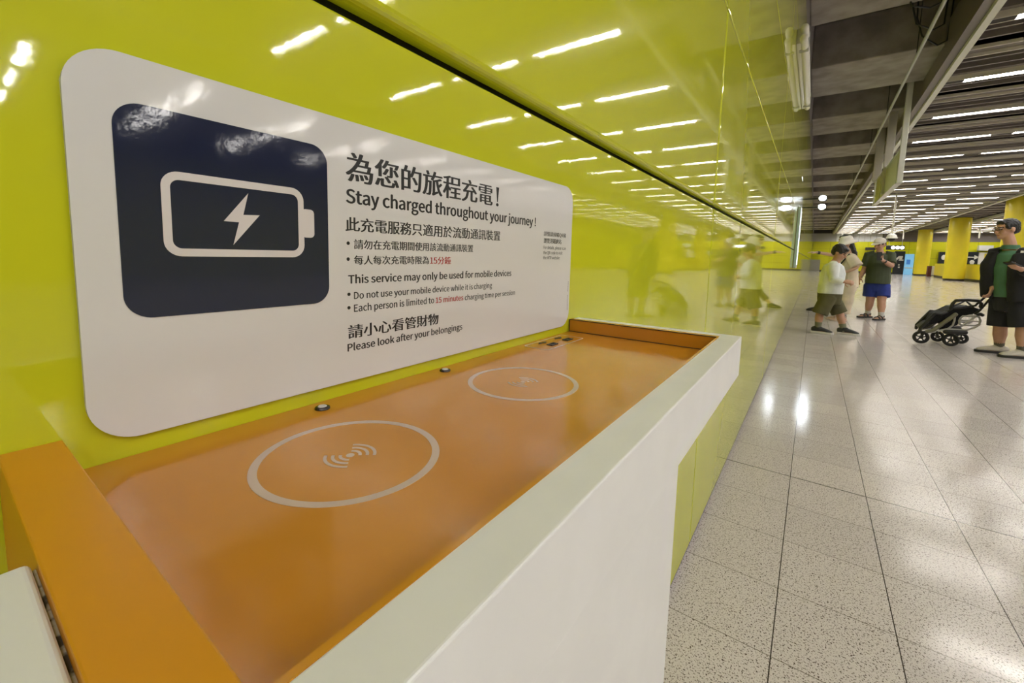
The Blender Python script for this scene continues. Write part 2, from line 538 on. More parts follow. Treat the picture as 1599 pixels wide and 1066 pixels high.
for x, nm in cols:
    n = 0
    for k in range(-7, 23):
        y = ROW0 + ROWP * k
        if y > Y1 - .5: break
        if k < 0:
            place_tube(x, y, 4.016, 'lit linear ceiling light seen only as a reflection in the lime wall', 'ceiling lights seen in the wall reflection')
        else:
            place_tube(x, y, 4.016, 'lit linear ceiling light, %s from the front in the %s' % (ORD[n], nm), 'linear lights in the slatted ceiling')
            n += 1
for x in (9.3, 11.0, 12.7):
    for k in range(-4, 23):
        y = ROW0 + ROWP * k
        if y > Y1 - .5: break
        if y < 28: place_tube(x, y, 4.012, 'lit linear ceiling light seen only as a reflection in the lime wall', 'ceiling lights seen in the wall reflection')
        else: place_tube(x, y, 4.016, 'lit linear ceiling light in the slatted ceiling beyond the yellow columns', 'linear lights beyond the columns')

# ---------------------------------------------------------------- sign on the wall
SX = .0032
sg = empty('information_sign', (0, .308, .988), 'white rounded wall sign with navy battery panel and bilingual charging notice above the orange tray', 'sign')
b_ = MB().xprism(rrect(.0458, .9880, .5712, 1.1900, .022, 12), 0.0, .003)
board = b_.build('board', WHITE_SIGN, sg)
nv = MB().xprism(rrect(.0630, 1.0530, .1808, 1.1665, .0125, 12), .003, .0033).build('icon_panel', NAVY, sg)
tag(nv, 'navy square panel with white battery symbol')
bt = MB()
frame_x(bt, rrect(.0815, 1.0868, .1622, 1.1342, .0085), rrect(.0857, 1.0913, .1582, 1.1297, .0045), .0033, .00355)
bt.xprism(rrect(.1605, 1.1008, .1698, 1.1206, .0028, 4), .0033, .00354)
bt.build('battery_symbol', SIGNPALE, nv)
bolt = [(.1262, 1.1268), (.1118, 1.1085), (.1203, 1.1083), (.1166, 1.0942), (.1327, 1.1137), (.1229, 1.1131)]
MB().xprism(bolt, .0033, .00355).build('lightning_symbol', SIGNPALE, nv)

# lettering
FONT = None
try:
    import os
    fp = os.path.join(bpy.utils.system_resource('DATAFILES'), 'fonts', 'Noto Sans CJK Regular.woff2')
    if os.path.exists(fp): FONT = bpy.data.fonts.load(fp)
except Exception:
    FONT = None
def raw_text(body, offset=0.0):
    c = bpy.data.curves.new('t', 'FONT')
    c.body = body; c.size = 1.0; c.offset = offset; c.resolution_u = 4
    if FONT: c.font = FONT
    o = bpy.data.objects.new('t', c); scene.collection.objects.link(o)
    dg = bpy.context.evaluated_depsgraph_get()
    me = bpy.data.meshes.new_from_object(o.evaluated_get(dg))
    bpy.data.objects.remove(o); bpy.data.curves.remove(c)
    return me
def bounds(me):
    xs = [v.co.x for v in me.vertices]; ys = [v.co.y for v in me.vertices]
    return min(xs), max(xs), min(ys), max(ys)
_b = bounds(raw_text('H')); CAPH = _b[3]
_b = bounds(raw_text('國')); EM = (_b[3] - _b[2]) / .93
def lettering(body, y0, y1, zb, zt, ink=BLACKINK, cjk=False, heavy=.03, thin=-.008, name='lettering', parent=None, x=.00305, lin=None):
    """text between y0..y1; zb..zt is baseline..cap height, or the ink box for Chinese"""
    off = (thin if cjk else 0) * EM
    src = raw_text(body, off)
    bx = bounds(src)
    out = bmesh.new()
    sh = [(-1, 0), (0, 0), (1, 0)] if cjk else [(-.42, 0), (.42, 0), (0, .22), (0, -.22), (0, 0)]
    for k, (dx, dz) in enumerate(sh):
        t = src.copy()
        for v in t.vertices:
            px = v.co.x + dx * heavy * EM
            v.co.y += dz * heavy * EM
            u = (px - bx[0]) / (bx[1] - bx[0])
            if cjk: w = (v.co.y - bx[2]) / (bx[3] - bx[2])
            else: w = v.co.y / CAPH
            zb_, zt_ = zb, zt
            if isinstance(zb, tuple): zb_ = zb[0] + (zb[1] - zb[0]) * u
            if isinstance(zt, tuple): zt_ = zt[0] + (zt[1] - zt[0]) * u
            v.co = Vector((x + .00002 * k, y0 + (y1 - y0) * u, zb_ + (zt_ - zb_) * w))
        out.from_mesh(t)
        bpy.data.meshes.remove(t)
    bpy.data.meshes.remove(src)
    me = bpy.data.meshes.new(name)
    bmesh.ops.recalc_face_normals(out, faces=list(out.faces))
    for f in out.faces:
        if f.normal.x < 0: f.normal_flip()
    out.to_mesh(me); out.free()
    return mesh_obj(name, me, ink, parent or sg)

Z5 = lambda x, y: on_x(520 + x * .31906, 220 + y * .31906, .003)
Z3 = lambda x, y: on_x(780 + x * .18762, 240 + y * .18762, .003)
def line_px(Z, body, lb, lt, rb, rt, **kw):
    a, b, c, d = Z(*lb), Z(*lt), Z(*rb), Z(*rt)
    zb = (a.z + c.z) / 2; zt = (b.z + d.z) / 2
    return lettering(body, (a.y + b.y) / 2, (c.y + d.y) / 2, zb, zt, **kw)
line_px(Z5, '為您的旅程充電！'[:-1], (65, 203), (65, 52), (780, 313), (780, 215), cjk=True, heavy=.030, thin=.000, name='heading_lettering')
ex = MB(); p0 = Z5(804, 320); p1 = Z5(810, 228)
ex.xprism([(p0.y - .0008, p0.z + .0048), (p0.y + .0008, p0.z + .0048), (p0.y + .0026, p1.z), (p0.y - .0026, p1.z)], .003, .0031)
ex.xprism([(p0.y + .0024 * math.cos(a * PI / 6), p0.z + .0018 + .0018 * math.sin(a * PI / 6)) for a in range(12)], .003, .0031)
ex.build('heading_lettering', BLACKINK, sg)
line_px(Z5, 'Stay charged throughout your journey !', (65, 300), (65, 232), (992, 418), (992, 378), heavy=.085, name='heading_lettering')
line_px(Z5, '此充電服務只適用於流動通訊裝置', (62, 440), (62, 372), (818, 490), (818, 440), cjk=True, heavy=.022, thin=.002)
line_px(Z5, '請勿在充電期間使用該流動通訊裝置', (103, 528), (103, 484), (685, 545), (685, 506), cjk=True, heavy=.020, thin=.002)
line_px(Z5, '每人每次充電時限為', (103, 604), (103, 560), (469, 604), (469, 564), cjk=True, heavy=.020, thin=.002)
line_px(Z5, '15分鐘', (475, 604), (475, 565), (577, 603), (577, 566), cjk=True, heavy=.020, thin=.002, ink=REDINK, name='red_lettering')
line_px(Z5, 'This service may only be used for mobile devices', (75, 692), (75, 650), (872, 663), (872, 638), heavy=.075)
line_px(Z5, 'Do not use your mobile device while it is charging', (103, 767), (103, 734), (778, 722), (778, 698), heavy=.055)
line_px(Z5, 'Each person is limited to', (103, 831), (103, 797), (494, 797), (494, 768), heavy=.055)
line_px(Z5, '15 minutes', (503, 790), (503, 764), (637, 781), (637, 756), heavy=.065, ink=REDINK, name='red_lettering')
line_px(Z5, 'charging time per session', (645, 777), (645, 752), (890, 753), (890, 732), heavy=.055)
line_px(Z5, '請小心看管財物', (75, 968), (75, 895), (515, 897), (515, 848), cjk=True, heavy=.024, thin=.002)
line_px(Z5, 'Please look after your belongings', (72, 1024), (72, 988), (632, 926), (632, 899), heavy=.075)
line_px(Z3, '詳情請掃瞄QR碼', (370, 690), (370, 648), (552, 702), (552, 660), cjk=True, heavy=.02, thin=.0, name='caption_lettering')
line_px(Z3, '瀏覽港鐵網站', (368, 744), (368, 702), (515, 752), (515, 710), cjk=True, heavy=.02, thin=.0, name='caption_lettering')
line_px(Z3, 'For details, please scan', (366, 792), (366, 766), (552, 799), (552, 776), heavy=.04, name='caption_lettering')
line_px(Z3, 'the QR code to visit', (364, 836), (364, 811), (523, 838), (523, 814), heavy=.04, name='caption_lettering')
line_px(Z3, 'the MTR website', (363, 876), (363, 852), (500, 878), (500, 855), heavy=.04, name='caption_lettering')
for bx, by in ((74, 500), (74, 578), (78, 750), (78, 816)):
    c = Z5(bx, by)
    MB().xprism([(c.y + .0014 * math.cos(a * PI / 8), c.z + .0014 * math.sin(a * PI / 8)) for a in range(16)], .003, .0031).build('bullet', BLACKINK, sg)
fl_ = MB()
zz = 1.0115
while zz < 1.0545:
    h = random.uniform(.0006, .0022)
    if not (1.034 < zz < 1.039): fl_.box((.003, .5655, zz), (.0031, .5667, zz + h))
    zz += h + .0005
fl_.build('fine_print', mat('grey_ink', (.12, .11, .11), rough=.4), sg)

# ---------------------------------------------------------------- charging station
TZ, RZ = .977, .9953
XI, XO = .2083, .2303
YL0, YL1, YF, YO = .0156, .0369, .5797, .6104
st = empty('charging_station', (.115, .2, 0), 'wall mounted charging shelf with orange tray, white front rim and white pedestal below the sign', 'charging station')
s = MB()
s.prism([(.0005, YF + .0102), (XI, YF + .0102), (XI, YL0 - .0008), (XO, YL0 - .0008), (XO, YO), (.0005, YO)], .9441, RZ)
bmesh.ops.bevel(s.bm, geom=list(s.bm.edges), offset=.0011, segments=3, affect='EDGES', profile=.5)
s.box((.0005, YL1 + .001, .9450), (XO - .004, YO - .006, .9733))
shell = s.build('outer_shell', SOLID, st)
MB().box((.0005, YL1, .9735), (XI - .0022, YF, TZ)).build('tray_bed', ORANGE, st)
le = MB().box((.0005, YL0, .50), (XI - .0003, YL1, RZ), bevel=.0007, seg=2).build('end_panel', ORANGE2, st)
fe = MB().box((.0012, YF, TZ), (XI - .0003, YF + .0100, RZ + .0003)).build('end_panel', ORANGE, st)
sm = MB()
sm.box((.0012, YF - .0006, TZ), (XI - .002, YF + .0002, TZ + .0009))
sm.box((.0012, YF - .0006, RZ - .0006), (XI - .002, YF + .0002, RZ + .0005))
sm.box((.0008, YF - .0006, TZ), (.0017, YF + .0002, RZ))
sm.build('seam', SEAM, fe)
MB().box((XI - .0022, YL1, TZ - .002), (XI + .0004, YF, RZ + .0001)).build('rim_liner', ORANGE, st)
MB().box((.0005, .0180, .0), (XO - .0022, .3205, .9441), bevel=.001).build('pedestal', SOLID, st)
MB().box((.1060, -.20, .90), (XO, YL0 - .0010, .9938), bevel=.0022, seg=4).build('end_cheek', SOLID, st)
MB().box((.1065, YL0 - .004, .92), (XO - .001, YL0 + .0003, .9905)).build('sealant', GRIME, st)
for (cx, cy) in ((.0929, .1368), (.0914, .3159)):
    rg = MB().ring((cx, cy), .0500, .0043, TZ, TZ + .0002).build('charging_ring', RINGW, st)
    w = MB()
    for sgn in (0, PI):
        for r in (.0062, .0102, .0142):
            w.ring((cx, cy), r, .0018, TZ, TZ + .0002, a0=PI / 2 + sgn - .86, a1=PI / 2 + sgn + .86, n=24)
    w.cyl((cx, cy), .0023, TZ, TZ + .0002, 20)
    w.build('signal_symbol', RINGW, rg)
for (cx, cy) in ((.0148, .1666), (.0126, .2965)):
    c = MB()
    prof = [(.0052, 0), (.0054, .0006), (.0050, .0015), (.0040, .0019)]
    for (r0, z0), (r1, z1) in zip(prof[:-1], prof[1:]):
        c.cyl((cx, cy), r0, TZ + z0, TZ + z1, 28, r2=r1)
    stud = c.build('indicator_button', CHROME, st, smooth=50)
    MB().cyl((cx, cy), .0034, TZ + .0017, TZ + .0024, 24, r2=.0026).build('lens', PEARL, stud)
up = MB(); frame_z(up, rrect(.0072, .4427, .0438, .5436, .005), rrect(.0086, .4441, .0424, .5422, .0038), TZ, TZ + .0002)
usb = up.build('socket_outline', RINGW, st)
for cy in (.4762, .5182):
    p = MB()
    frame_z(p, rrect(.0265, cy - .0085, .0350, cy + .0085, .0008), rrect(.0286, cy - .0062, .0329, cy + .0062, .0005), TZ, TZ + .0012)
    p.box((.0302, cy - .0055, TZ), (.0314, cy + .0055, TZ + .0007))
    p.build('usb_socket', BLACKP, usb)
    q = MB()
    q.prism([(.0112, cy - .0015), (.0168, cy - .0065), (.0155, cy - .0010), (.0206, cy + .0012), (.0146, cy + .0075), (.0160, cy + .0018)], TZ, TZ + .0005)
    q.box((.0142, cy - .0085, TZ), (.0168, cy + .0085, TZ + .00045))
    q.build('lightning_symbol', BLACKP, usb)

# ---------------------------------------------------------------- fittings along the wall
bt = empty('wall_batten_light', (.05, 6.0, 3.1), 'white double tube batten fixed high on the lime wall, unlit', 'light fixture')
MB().box((.0, 4.95, 3.10), (.035, 7.05, 3.24), bevel=.008).build('backplate', WHITEP, bt, smooth=40)
for z in (3.125, 3.215):
    MB().tube([(.060, 4.9, z), (.060, 7.1, z)], .032, n=16).build('tube_cover', WHITEP, bt, smooth=60)
for yy in (5.1, 6.9):
    MB().box((.02, yy, 3.085), (.096, yy + .04, 3.255), bevel=.005).build('end_clip', GREYM, bt)

ws = empty('wall_display', (.05, 9.4, 1.0), 'slim lit display case on the lime wall beside the pointing hand', 'display')
MB().box((.0, 8.95, .96), (.045, 9.45, 2.02), bevel=.006).build('case', GREYM, ws, smooth=40)
MB().box((.045, 9.0, 1.02), (.047, 9.4, 1.97)).build('screen', SCREEN, ws)
MB().box((.008, 8.944, .98), (.038, 8.951, 2.0)).build('edge_strip', mat('pale_glass_edge', (.45, .60, .58), rough=.2), ws)

for z, pos in ((2.50, 'upper'), (2.31, 'lower')):
    f = empty('floodlight', (.34, 12.0, z), 'lit white floodlight by the lime wall, %s one of two' % pos, 'floodlight', 'floodlights by the wall')
    MB().bar((0.0, 12.06, z), (.30, 12.06, z), .03).build('arm', BLACKP, f)
    MB().box((.26, 12.0, z - .06), (.42, 12.08, z + .06), bevel=.015).build('housing', BLACKP, f, smooth=40)
    MB().ball((.34, 11.99, z), (.065, .02, .058)).build('lens', FLOODM, f, smooth=180)

# hanging sign in line with the aisle
hs = empty('hanging_sign', (1.42, 12.6, 2.55), 'tall steel framed sign hanging from the ceiling along the aisle', 'hanging sign')
hx0, hx1 = 1.395, 1.485
MB().box((hx0 + .01, 10.75, 2.57), (hx1 - .01, 14.2, 3.14)).build('sign_box', OLIVEM, hs)
fr = MB()
fr.box((hx0, 10.70, 2.55), (hx1, 14.52, 2.575)).box((hx0, 10.70, 3.13), (hx1, 14.52, 3.155))
fr.box((hx0, 13.15, 2.57), (hx1, 13.35, 3.14)).box((hx0, 14.47, 2.57), (hx1, 14.52, 3.14))
fr.build('frame', LIGHTM, hs)
MB().box((hx0 + .015, 10.66, 2.55), (hx1 + .01, 10.74, 4.62), bevel=.006).build('hanger_post', LIGHTM, hs)
for px0, px1, yy in ((1371, 1384, 14.25), (1386.5, 1400, 12.4)):
    a, b = at(px0, 200, yy), at(px1, 200, yy)
    MB().box((a.x, yy, 2.58 if yy < 13 else 3.12), (b.x, yy + .06, 4.72), bevel=.006).build('hanger_plate', STEEL, hs)
    rd = MB()
    for dx in (.02, b.x - a.x - .02): rd.tube([(a.x + dx, yy + .03, 4.70), (a.x + dx, yy + .03, 5.0)], .012, n=8)
    rd.build('hanger_rods', BLACKP, hs)
for y in (11.9, 13.9):
    br = MB()
    br.bar((1.36, y, 4.75), (1.59, y, 4.75), .06, .05)
    br.bar((1.44, y, 4.7), (1.44, y, 5.0), .04, .04)
    br.build('bracket', GREYM, hs)
cr = empty('conduit_run', (1.27, 15, 4.085), 'pale conduit running along under the dark beams beside the hanging sign', 'conduit')
MB().tube([(1.27, 4.0, 4.085), (1.27, 30.0, 4.085)], .022, n=8).build('pipe', GREYM, cr, smooth=180)
for k in range(9):
    y = 5.0 + 3.15 * k
    MB().tube([(1.27, y + .6, 4.085), (1.27, y + .6, 5.0)], .006, n=6).build('hanger_rod', BLACKP, cr)
for k, (x, y) in enumerate(((.92, 7.3), (1.06, 8.0), (1.2, 8.6), (.8, 6.6))):
    pts = [(x, y, 5.0), (x + .02, y + .05, 4.6), (x + .10, y + .1, 4.25 + .05 * k), (x + .28, y + .15, 4.2), (x + .4, y + .3, 4.3), (x + .42, y + .3, 5.0)]
    tag(MB().tube(pts, .011, n=6).build('drooping_cable', BLACKP, None, smooth=180),
        ['black cable looping down from the beams, second loop from the wall', 'black cable looping down from the beams, third loop from the wall',
         'black cable looping down from the beams, nearest the edge beam', 'black cable looping down from the beams, nearest the lime wall'][k], 'cable', 'cables under the beams')

# security camera on a drop pole
cc = empty('dome_camera', at(1393, 366, 25), 'white dome security camera on a drop pole above the man in the cap', 'security camera')
c0 = Vector(cc.location)
MB().tube([(c0.x, c0.y, 4.1), (c0.x, c0.y, c0.z)], .035, n=10).build('pole', WHITEP, cc, smooth=180)
MB().cyl((c0.x, c0.y), .14, c0.z - .02, c0.z + .06, 24, r2=.05).cyl((c0.x, c0.y), .20, c0.z - .17, c0.z - .02, 24, r2=.15).build('housing', WHITEP, cc, smooth=40)
MB().ball((c0.x, c0.y, c0.z - .17), (.14, .14, .14)).build('dome', BLACKP, cc, smooth=180)

# ---------------------------------------------------------------- columns, counter, far wall things
for (cx, cy, r, lab) in ((8.35, 54.2, .50, 'yellow round column farthest away, left of the others'), (8.02, 41.0, .53, 'yellow round column rising behind the service counter'),
                         (7.80, 29.4, .58, 'nearest yellow round column, behind the man with the stroller')):
    c = empty('round_column', (cx, cy, 0), lab, 'column', 'yellow round columns')
    MB().cyl((cx, cy), r, .14, 4.18, 48).build('shaft', COLY, c, smooth=40)
    MB().cyl((cx, cy), r - .02, 0, .14, 48).build('plinth', KICK, c, smooth=40)
    MB().cyl((cx, cy), r + .05, 4.18, 4.30, 48).build('collar', SOFFIT, c, smooth=40)
ct = empty('service_counter', (9.5, 41.0, 0), 'yellow curved service counter wrapped round the middle column', 'counter')
arc = [(8.62, 50.6), (8.50, 46), (8.55, 43), (8.75, 41.1), (8.9, 39.2), (9.3, 37.2), (10.2, 35.8), (11.6, 35.2), (14.5, 35.0)]
def wall_strip(pts, t, z0, z1):
    mb = MB(); n = len(pts)
    P = [Vector((x, y, 0)) for x, y in pts]; Q = []
    for i in range(n):
        d = (P[min(i + 1, n - 1)] - P[max(i - 1, 0)]).normalized()
        Q.append(P[i] + Vector((-d.y, d.x, 0)) * t)
    mb.prism([(p.x, p.y) for p in P] + [(q.x, q.y) for q in Q[::-1]], z0, z1)
    return mb
wall_strip(arc, .35, .16, 1.10).build('front_panel', COLY, ct, smooth=40)
wall_strip([(x - .02, y) for x, y in arc], .40, 1.10, 1.14).build('worktop', LIMEFAR, ct)
wall_strip([(x + .03, y) for x, y in arc], .3, 0, .16).build('kick_board', KICK, ct)
def cardbox(name, p0, p1, y, d, z0=None, mat_=DARKSIGN, label='', cat='sign'):
    a = at(*p0, y); b = at(*p1, y)
    x0, x1 = sorted((a.x, b.x)); lo, hi = sorted((a.z, b.z))
    if z0 is not None: lo = z0
    e = empty(name, ((x0 + x1) / 2, y, lo), label, cat)
    MB().box((x0, y, lo), (x1, y + d, hi), bevel=.02).build('body', mat_, e)
    return e, x0, x1, lo, hi
YS = 56.4
e, x0, x1, lo, hi = cardbox('escalator_sign', (1397.5, 392), (1410.0, 428), YS, .3, 0.0, DARKSIGN, 'dark freestanding sign board with white escalator symbol at the far wall', 'sign')
g = MB(); w = x1 - x0; h = hi - lo
g.bar((x0 + .12 * w, YS - .02, lo + .58 * h), (x0 + .45 * w, YS - .02, lo + .76 * h), .02, .14)
g.bar((x0 + .42 * w, YS - .02, lo + .76 * h), (x0 + .80 * w, YS - .02, lo + .76 * h), .02, .14)
g.bar((x0 + .45 * w, YS - .02, lo + .62 * h), (x0 + .88 * w, YS - .02, lo + .62 * h), .02, .10)
g.ball((x0 + .62 * w, YS - .01, lo + .70 * h), (.12, .02, .12))
g.box((x0 + .45 * w, YS - .02, lo + .28 * h), (x0 + .62 * w, YS - .005, lo + .34 * h)); g.box((x0 + .45 * w, YS - .02, lo + .38 * h), (x0 + .58 * w, YS - .005, lo + .44 * h))
g.build('escalator_symbol', WHITEP, e)
e, x0, x1, lo, hi = cardbox('blue_display_cabinet', (1414.2, 396.5), (1424.5, 428), YS, .3, 0.0, BLUEPANEL, 'pale blue lit cabinet standing beside the dark escalator sign', 'cabinet')
MB().box((x0 + .06, YS - .02, lo + .62), (x1 - .02, YS - .004, lo + .70)).build('ledge', WHITEP, e)
MB().box((x0 + .12, YS - .02, lo + 1.0), (x1 - .25, YS - .004, lo + 1.45)).build('screen', mat('deep_blue_screen', (.02, .05, .15), emit=(.03, .12, .3), estr=.5), e)
e, x0, x1, lo, hi = cardbox('exit_direction_sign', (1384, 383), (1412.5, 390), 54.5, .2, None, DARKSIGN, 'dark hanging sign with bright white symbols near the far wall', 'sign')
g = MB()
for k in range(3):
    cx = x0 + (x1 - x0) * (.38 + .24 * k)
    g.ball((cx, 54.49, (lo + hi) / 2), ((x1 - x0) * .11, .03, (hi - lo) * .36))
g.build('lit_symbol', WHITELIT, e)
hr = MB()
for t in (.15, .85):
    hr.tube([(x0 + (x1 - x0) * t, 54.6, hi), (x0 + (x1 - x0) * t, 54.6, 4.66)], .02, n=6)
hr.build('hanger_rod', GREYM, e)
e, x0, x1, lo, hi = cardbox('wall_notice', (1467, 393), (1475, 412.5), YS + .2, .395, None, DARKSIGN, 'dark notice panel on the far wall between the two farther columns', 'sign')
MB().ball((x1 - .12, YS + .19, lo + .55 * (hi - lo)), (.16, .03, .24)).build('symbol', WHITEP, e)
e, x0, x1, lo, hi = cardbox('arrow_sign', (1511.5, 393), (1525.6, 413.5), YS + .2, .395, None, DARKSIGN, 'dark wall sign with white right arrow above the counter', 'sign')
g = MB(); cx = (x0 + x1) / 2; cz = lo + .58 * (hi - lo)
g.bar((cx - .32, YS + .18, cz), (cx + .2, YS + .18, cz), .02, .09)
g.xprism([(0, 0)] * 0 or [(YS + .17, cz - .01), (YS + .19, cz - .01), (YS + .19, cz + .01), (YS + .17, cz + .01)], cx - .1, cx + .1)
t = bmesh.new()
vs = [t.verts.new(p) for p in ((cx + .1, YS + .17, cz - .2), (cx + .42, YS + .17, cz), (cx + .1, YS + .17, cz + .2), (cx + .1, YS + .195, cz - .2), (cx + .42, YS + .195, cz), (cx + .1, YS + .195, cz + .2))]
for f in ((0, 1, 2), (5, 4, 3), (0, 3, 4, 1), (1, 4, 5, 2), (2, 5, 3, 0)): t.faces.new([vs[i] for i in f])
g.add(t)
g.ball((cx, YS + .19, lo + .22 * (hi - lo)), (.16, .03, .17)); g.box((cx - .12, YS + .17, lo + .02), (cx + .12, YS + .2, lo + .2))
g.build('arrow_symbol', WHITEP, e)
e, x0, x1, lo, hi = cardbox('white_wall_box', (1529.5, 383), (1551, 391.5), YS, .595, None, UPPERLIT, 'white box on the far wall above the framed opening', 'box')
e, x0, x1, lo, hi = cardbox('framed_niche', (1529, 394), (1547, 414), YS + .2, .395, None, WHITEP, 'white framed yellow niche on the far wall beyond the counter', 'niche')
MB().box((x0 + .35, YS + .18, lo + .05), (x1 - .15, YS + .21, hi - .1)).build('recess', COLY, e)
MB().box((x0 + .75, YS + .16, lo + .05), (x1 - .2, YS + .19, hi - .2)).build('pipe_cover', mat('ochre', (.36, .30, .02), rough=.5), e)
e, x0, x1, lo, hi = cardbox('grey_cabinet', (1266, 405), (1279, 425.5), YS, .5, 0.0, GREYBOX, 'grey cabinet at the far end of the lime wall', 'cabinet')
MB().box((x0 + .05, YS - .01, .12), ((x0 + x1) / 2 - .01, YS - .002, hi - .05)).build('door', GREYBOX, e)
e, x0, x1, lo, hi = cardbox('maroon_bin', (1449.5, 415), (1454, 431.5), 50.8, .5, 0.0, MAROON, 'dark maroon and white bin between the far column and the counter', 'bin')
MB().box((x1 - .02, 50.75, .15), (x1 + .18, 51.2, hi)).build('side_panel', WHITEP, e)
e, x0, x1, lo, hi = cardbox('far_ticket_screen', (1352, 386), (1367, 390.5), YS, .595, None, BLACKP, 'black screen on the far wall between the woman and the man in the cap', 'screen')
for px_, dy, lab in ((1411.5, 50, 'thin white pole hanging in front of the far left column'), (1530, 48, 'thin white pole hanging right of the middle column'),
                     (1316, 52, 'thin white pole hanging beside the edge beam near the woman')):
    p = at(px_, 362, dy)
    tag(MB().tube([(p.x, p.y, 4.66), (p.x, p.y, 3.2)], .05, n=8).build('hanging_pole', WHITEP, None, smooth=180), lab, 'pole', 'thin hanging poles')

# ---------------------------------------------------------------- people
SKIN = mat('skin', (0.50, 0.285, 0.19), rough=.5, var=(14, (0.46, 0.25, 0.165), .35, .65))
SKIN2 = mat('skin_fair', (0.60, 0.38, 0.27), rough=.5, var=(14, (0.55, 0.34, 0.24), .35, .65))
EYE = mat('eye_dark', (0.02, 0.014, 0.012), rough=.25)
LIP = mat('lip', (0.36, 0.13, 0.10), rough=.45)
HAIR = mat('black_hair', (0.010, 0.008, 0.008), rough=.45, bump=(120, .6, .004))
def cloth(name, c, s=40): return mat(name, c, rough=.85, bump=(s, .5, .006), var=(6, tuple(k * .78 for k in c), .35, .65))
C_GREEN = cloth('green_polo', (0.075, 0.19, 0.11)); C_BLACK = cloth('black_fabric', (0.010, 0.010, 0.012)); C_NAVY = cloth('black_shorts', (0.012, 0.012, 0.018))
C_OLIVE = cloth('dark_green_tee', (0.055, 0.070, 0.035)); C_BLUE = cloth('blue_shorts', (0.012, 0.030, 0.22)); C_WHITE = cloth('white_cotton', (0.80, 0.83, 0.82))
C_KHAKI = cloth('olive_shorts', (0.105, 0.095, 0.04)); C_CREAM = cloth('cream_linen', (0.66, 0.56, 0.42)); C_HAT = cloth('white_hat', (0.78, 0.72, 0.66))
C_SOCK = cloth('grey_sock', (0.13, 0.12, 0.10)); C_SOCKG = cloth('sage_sock', (0.20, 0.20, 0.13)); C_SOCKW = cloth('white_sock', (0.60, 0.58, 0.56))
SHOEG = mat('grey_shoe', (0.52, 0.48, 0.42), rough=.7, bump=(60, .4, .004)); SHOEB = mat('black_shoe', (0.02, 0.02, 0.02), rough=.6); SOLEW = mat('white_sole', (0.62, 0.60, 0.57), rough=.6)
PINK = mat('pale_sandal', (0.60, 0.46, 0.40), rough=.6); GLASS = mat('spectacle_frame', (0.08, 0.06, 0.05), rough=.3, metal=.6)

def fingers(mb, wrist, hd, pn, s=1.0, curl=.5, side=1):
    """palm, four unequal bent fingers and a thumb off the side of the palm; hd towards the fingertips, pn out of the palm"""
    hd = Vector(hd).normalized(); pn = Vector(pn); pn = (pn - hd * pn.dot(hd)).normalized()
    la = hd.cross(pn).normalized() * side
    w = Vector(wrist)
    loft(mb.bm, [w - hd * .03 * s, w, w + hd * .04 * s, w + hd * .085 * s], [(.024 * s, .02 * s), (.026 * s, .018 * s), (.040 * s, .015 * s), (.039 * s, .012 * s)], lat=la, n=12)
    for i, (o, ln) in enumerate(((.030, .072), (.010, .080), (-.010, .074), (-.029, .058))):
        b = w + hd * .082 * s + la * o * s
        a1, a2, a3 = curl * .5, curl * 1.2, curl * 1.9
        p = [b - hd * .02 * s, b]
        for f, a in ((.42, a1), (.33, a2), (.25, a3)):
            p.append(p[-1] + (hd * math.cos(a) + pn * math.sin(a)) * ln * f * s)
        loft(mb.bm, p, [.0088 * s, .0092 * s, .0086 * s, .0078 * s, .0068 * s], n=8)
    b = w + hd * .018 * s + la * .026 * s
    d1 = (hd * .65 + la * .7 + pn * .25).normalized(); d2 = (hd * .85 + la * .25 + pn * .55 * (curl + .3)).normalized()
    loft(mb.bm, [b, b + d1 * .035 * s, b + d1 * .035 * s + d2 * .032 * s, b + d1 * .035 * s + d2 * .055 * s], [.013 * s, .011 * s, .0098 * s, .008 * s], n=8)

def foot_bits(mb, ankle, toe_dir, s=1.0):
    a = Vector(ankle); t = Vector((toe_dir[0], toe_dir[1], 0)).normalized()
    g = a.z
    loft(mb.bm, [a - t * .045 * s + Vector((0, 0, -g + .035)), a + Vector((0, 0, -g + .042)), a + t * .09 * s + Vector((0, 0, -g + .032)), a + t * .16 * s + Vector((0, 0, -g + .024))],
         [(.03 * s, .03 * s), (.035 * s, .036 * s), (.042 * s, .026 * s), (.034 * s, .017 * s)], lat=(-t.y, t.x, 0), n=12)

def head_bits(mb, c, f, u, s):
    f = Vector(f).normalized(); u = Vector(u); u = (u - f * u.dot(f)).normalized(); r = f.cross(u)
    ax = (r, f, u)
    P = lambda a, b, d: Vector(c) + (r * a + f * b + u * d) * s
    mb.ball(P(0, -.008, .022), (.076 * s, .096 * s, .093 * s), ax, 24, 16)
    mb.ball(P(0, .022, -.045), (.060 * s, .066 * s, .068 * s), ax, 20, 14)
    mb.ball(P(0, .062, -.092), (.026 * s, .024 * s, .020 * s), ax)
    loft(mb.bm, [P(0, .082, .012), P(0, .102, -.022), P(0, .094, -.034)], [.010 * s, .015 * s, .011 * s], n=10)
    for q in (-1, 1):
        mb.ball(P(q * .076, -.012, -.008), (.010 * s, .020 * s, .032 * s), ax)
        mb.ball(P(q * .038, .060, -.030), (.026 * s, .024 * s, .024 * s), ax)
        mb.ball(P(q * .032, .078, .028), (.024 * s, .012 * s, .008 * s), ax)
    mb.ball(P(0, .080, -.062), (.024 * s, .013 * s, .011 * s), ax)
    return ax

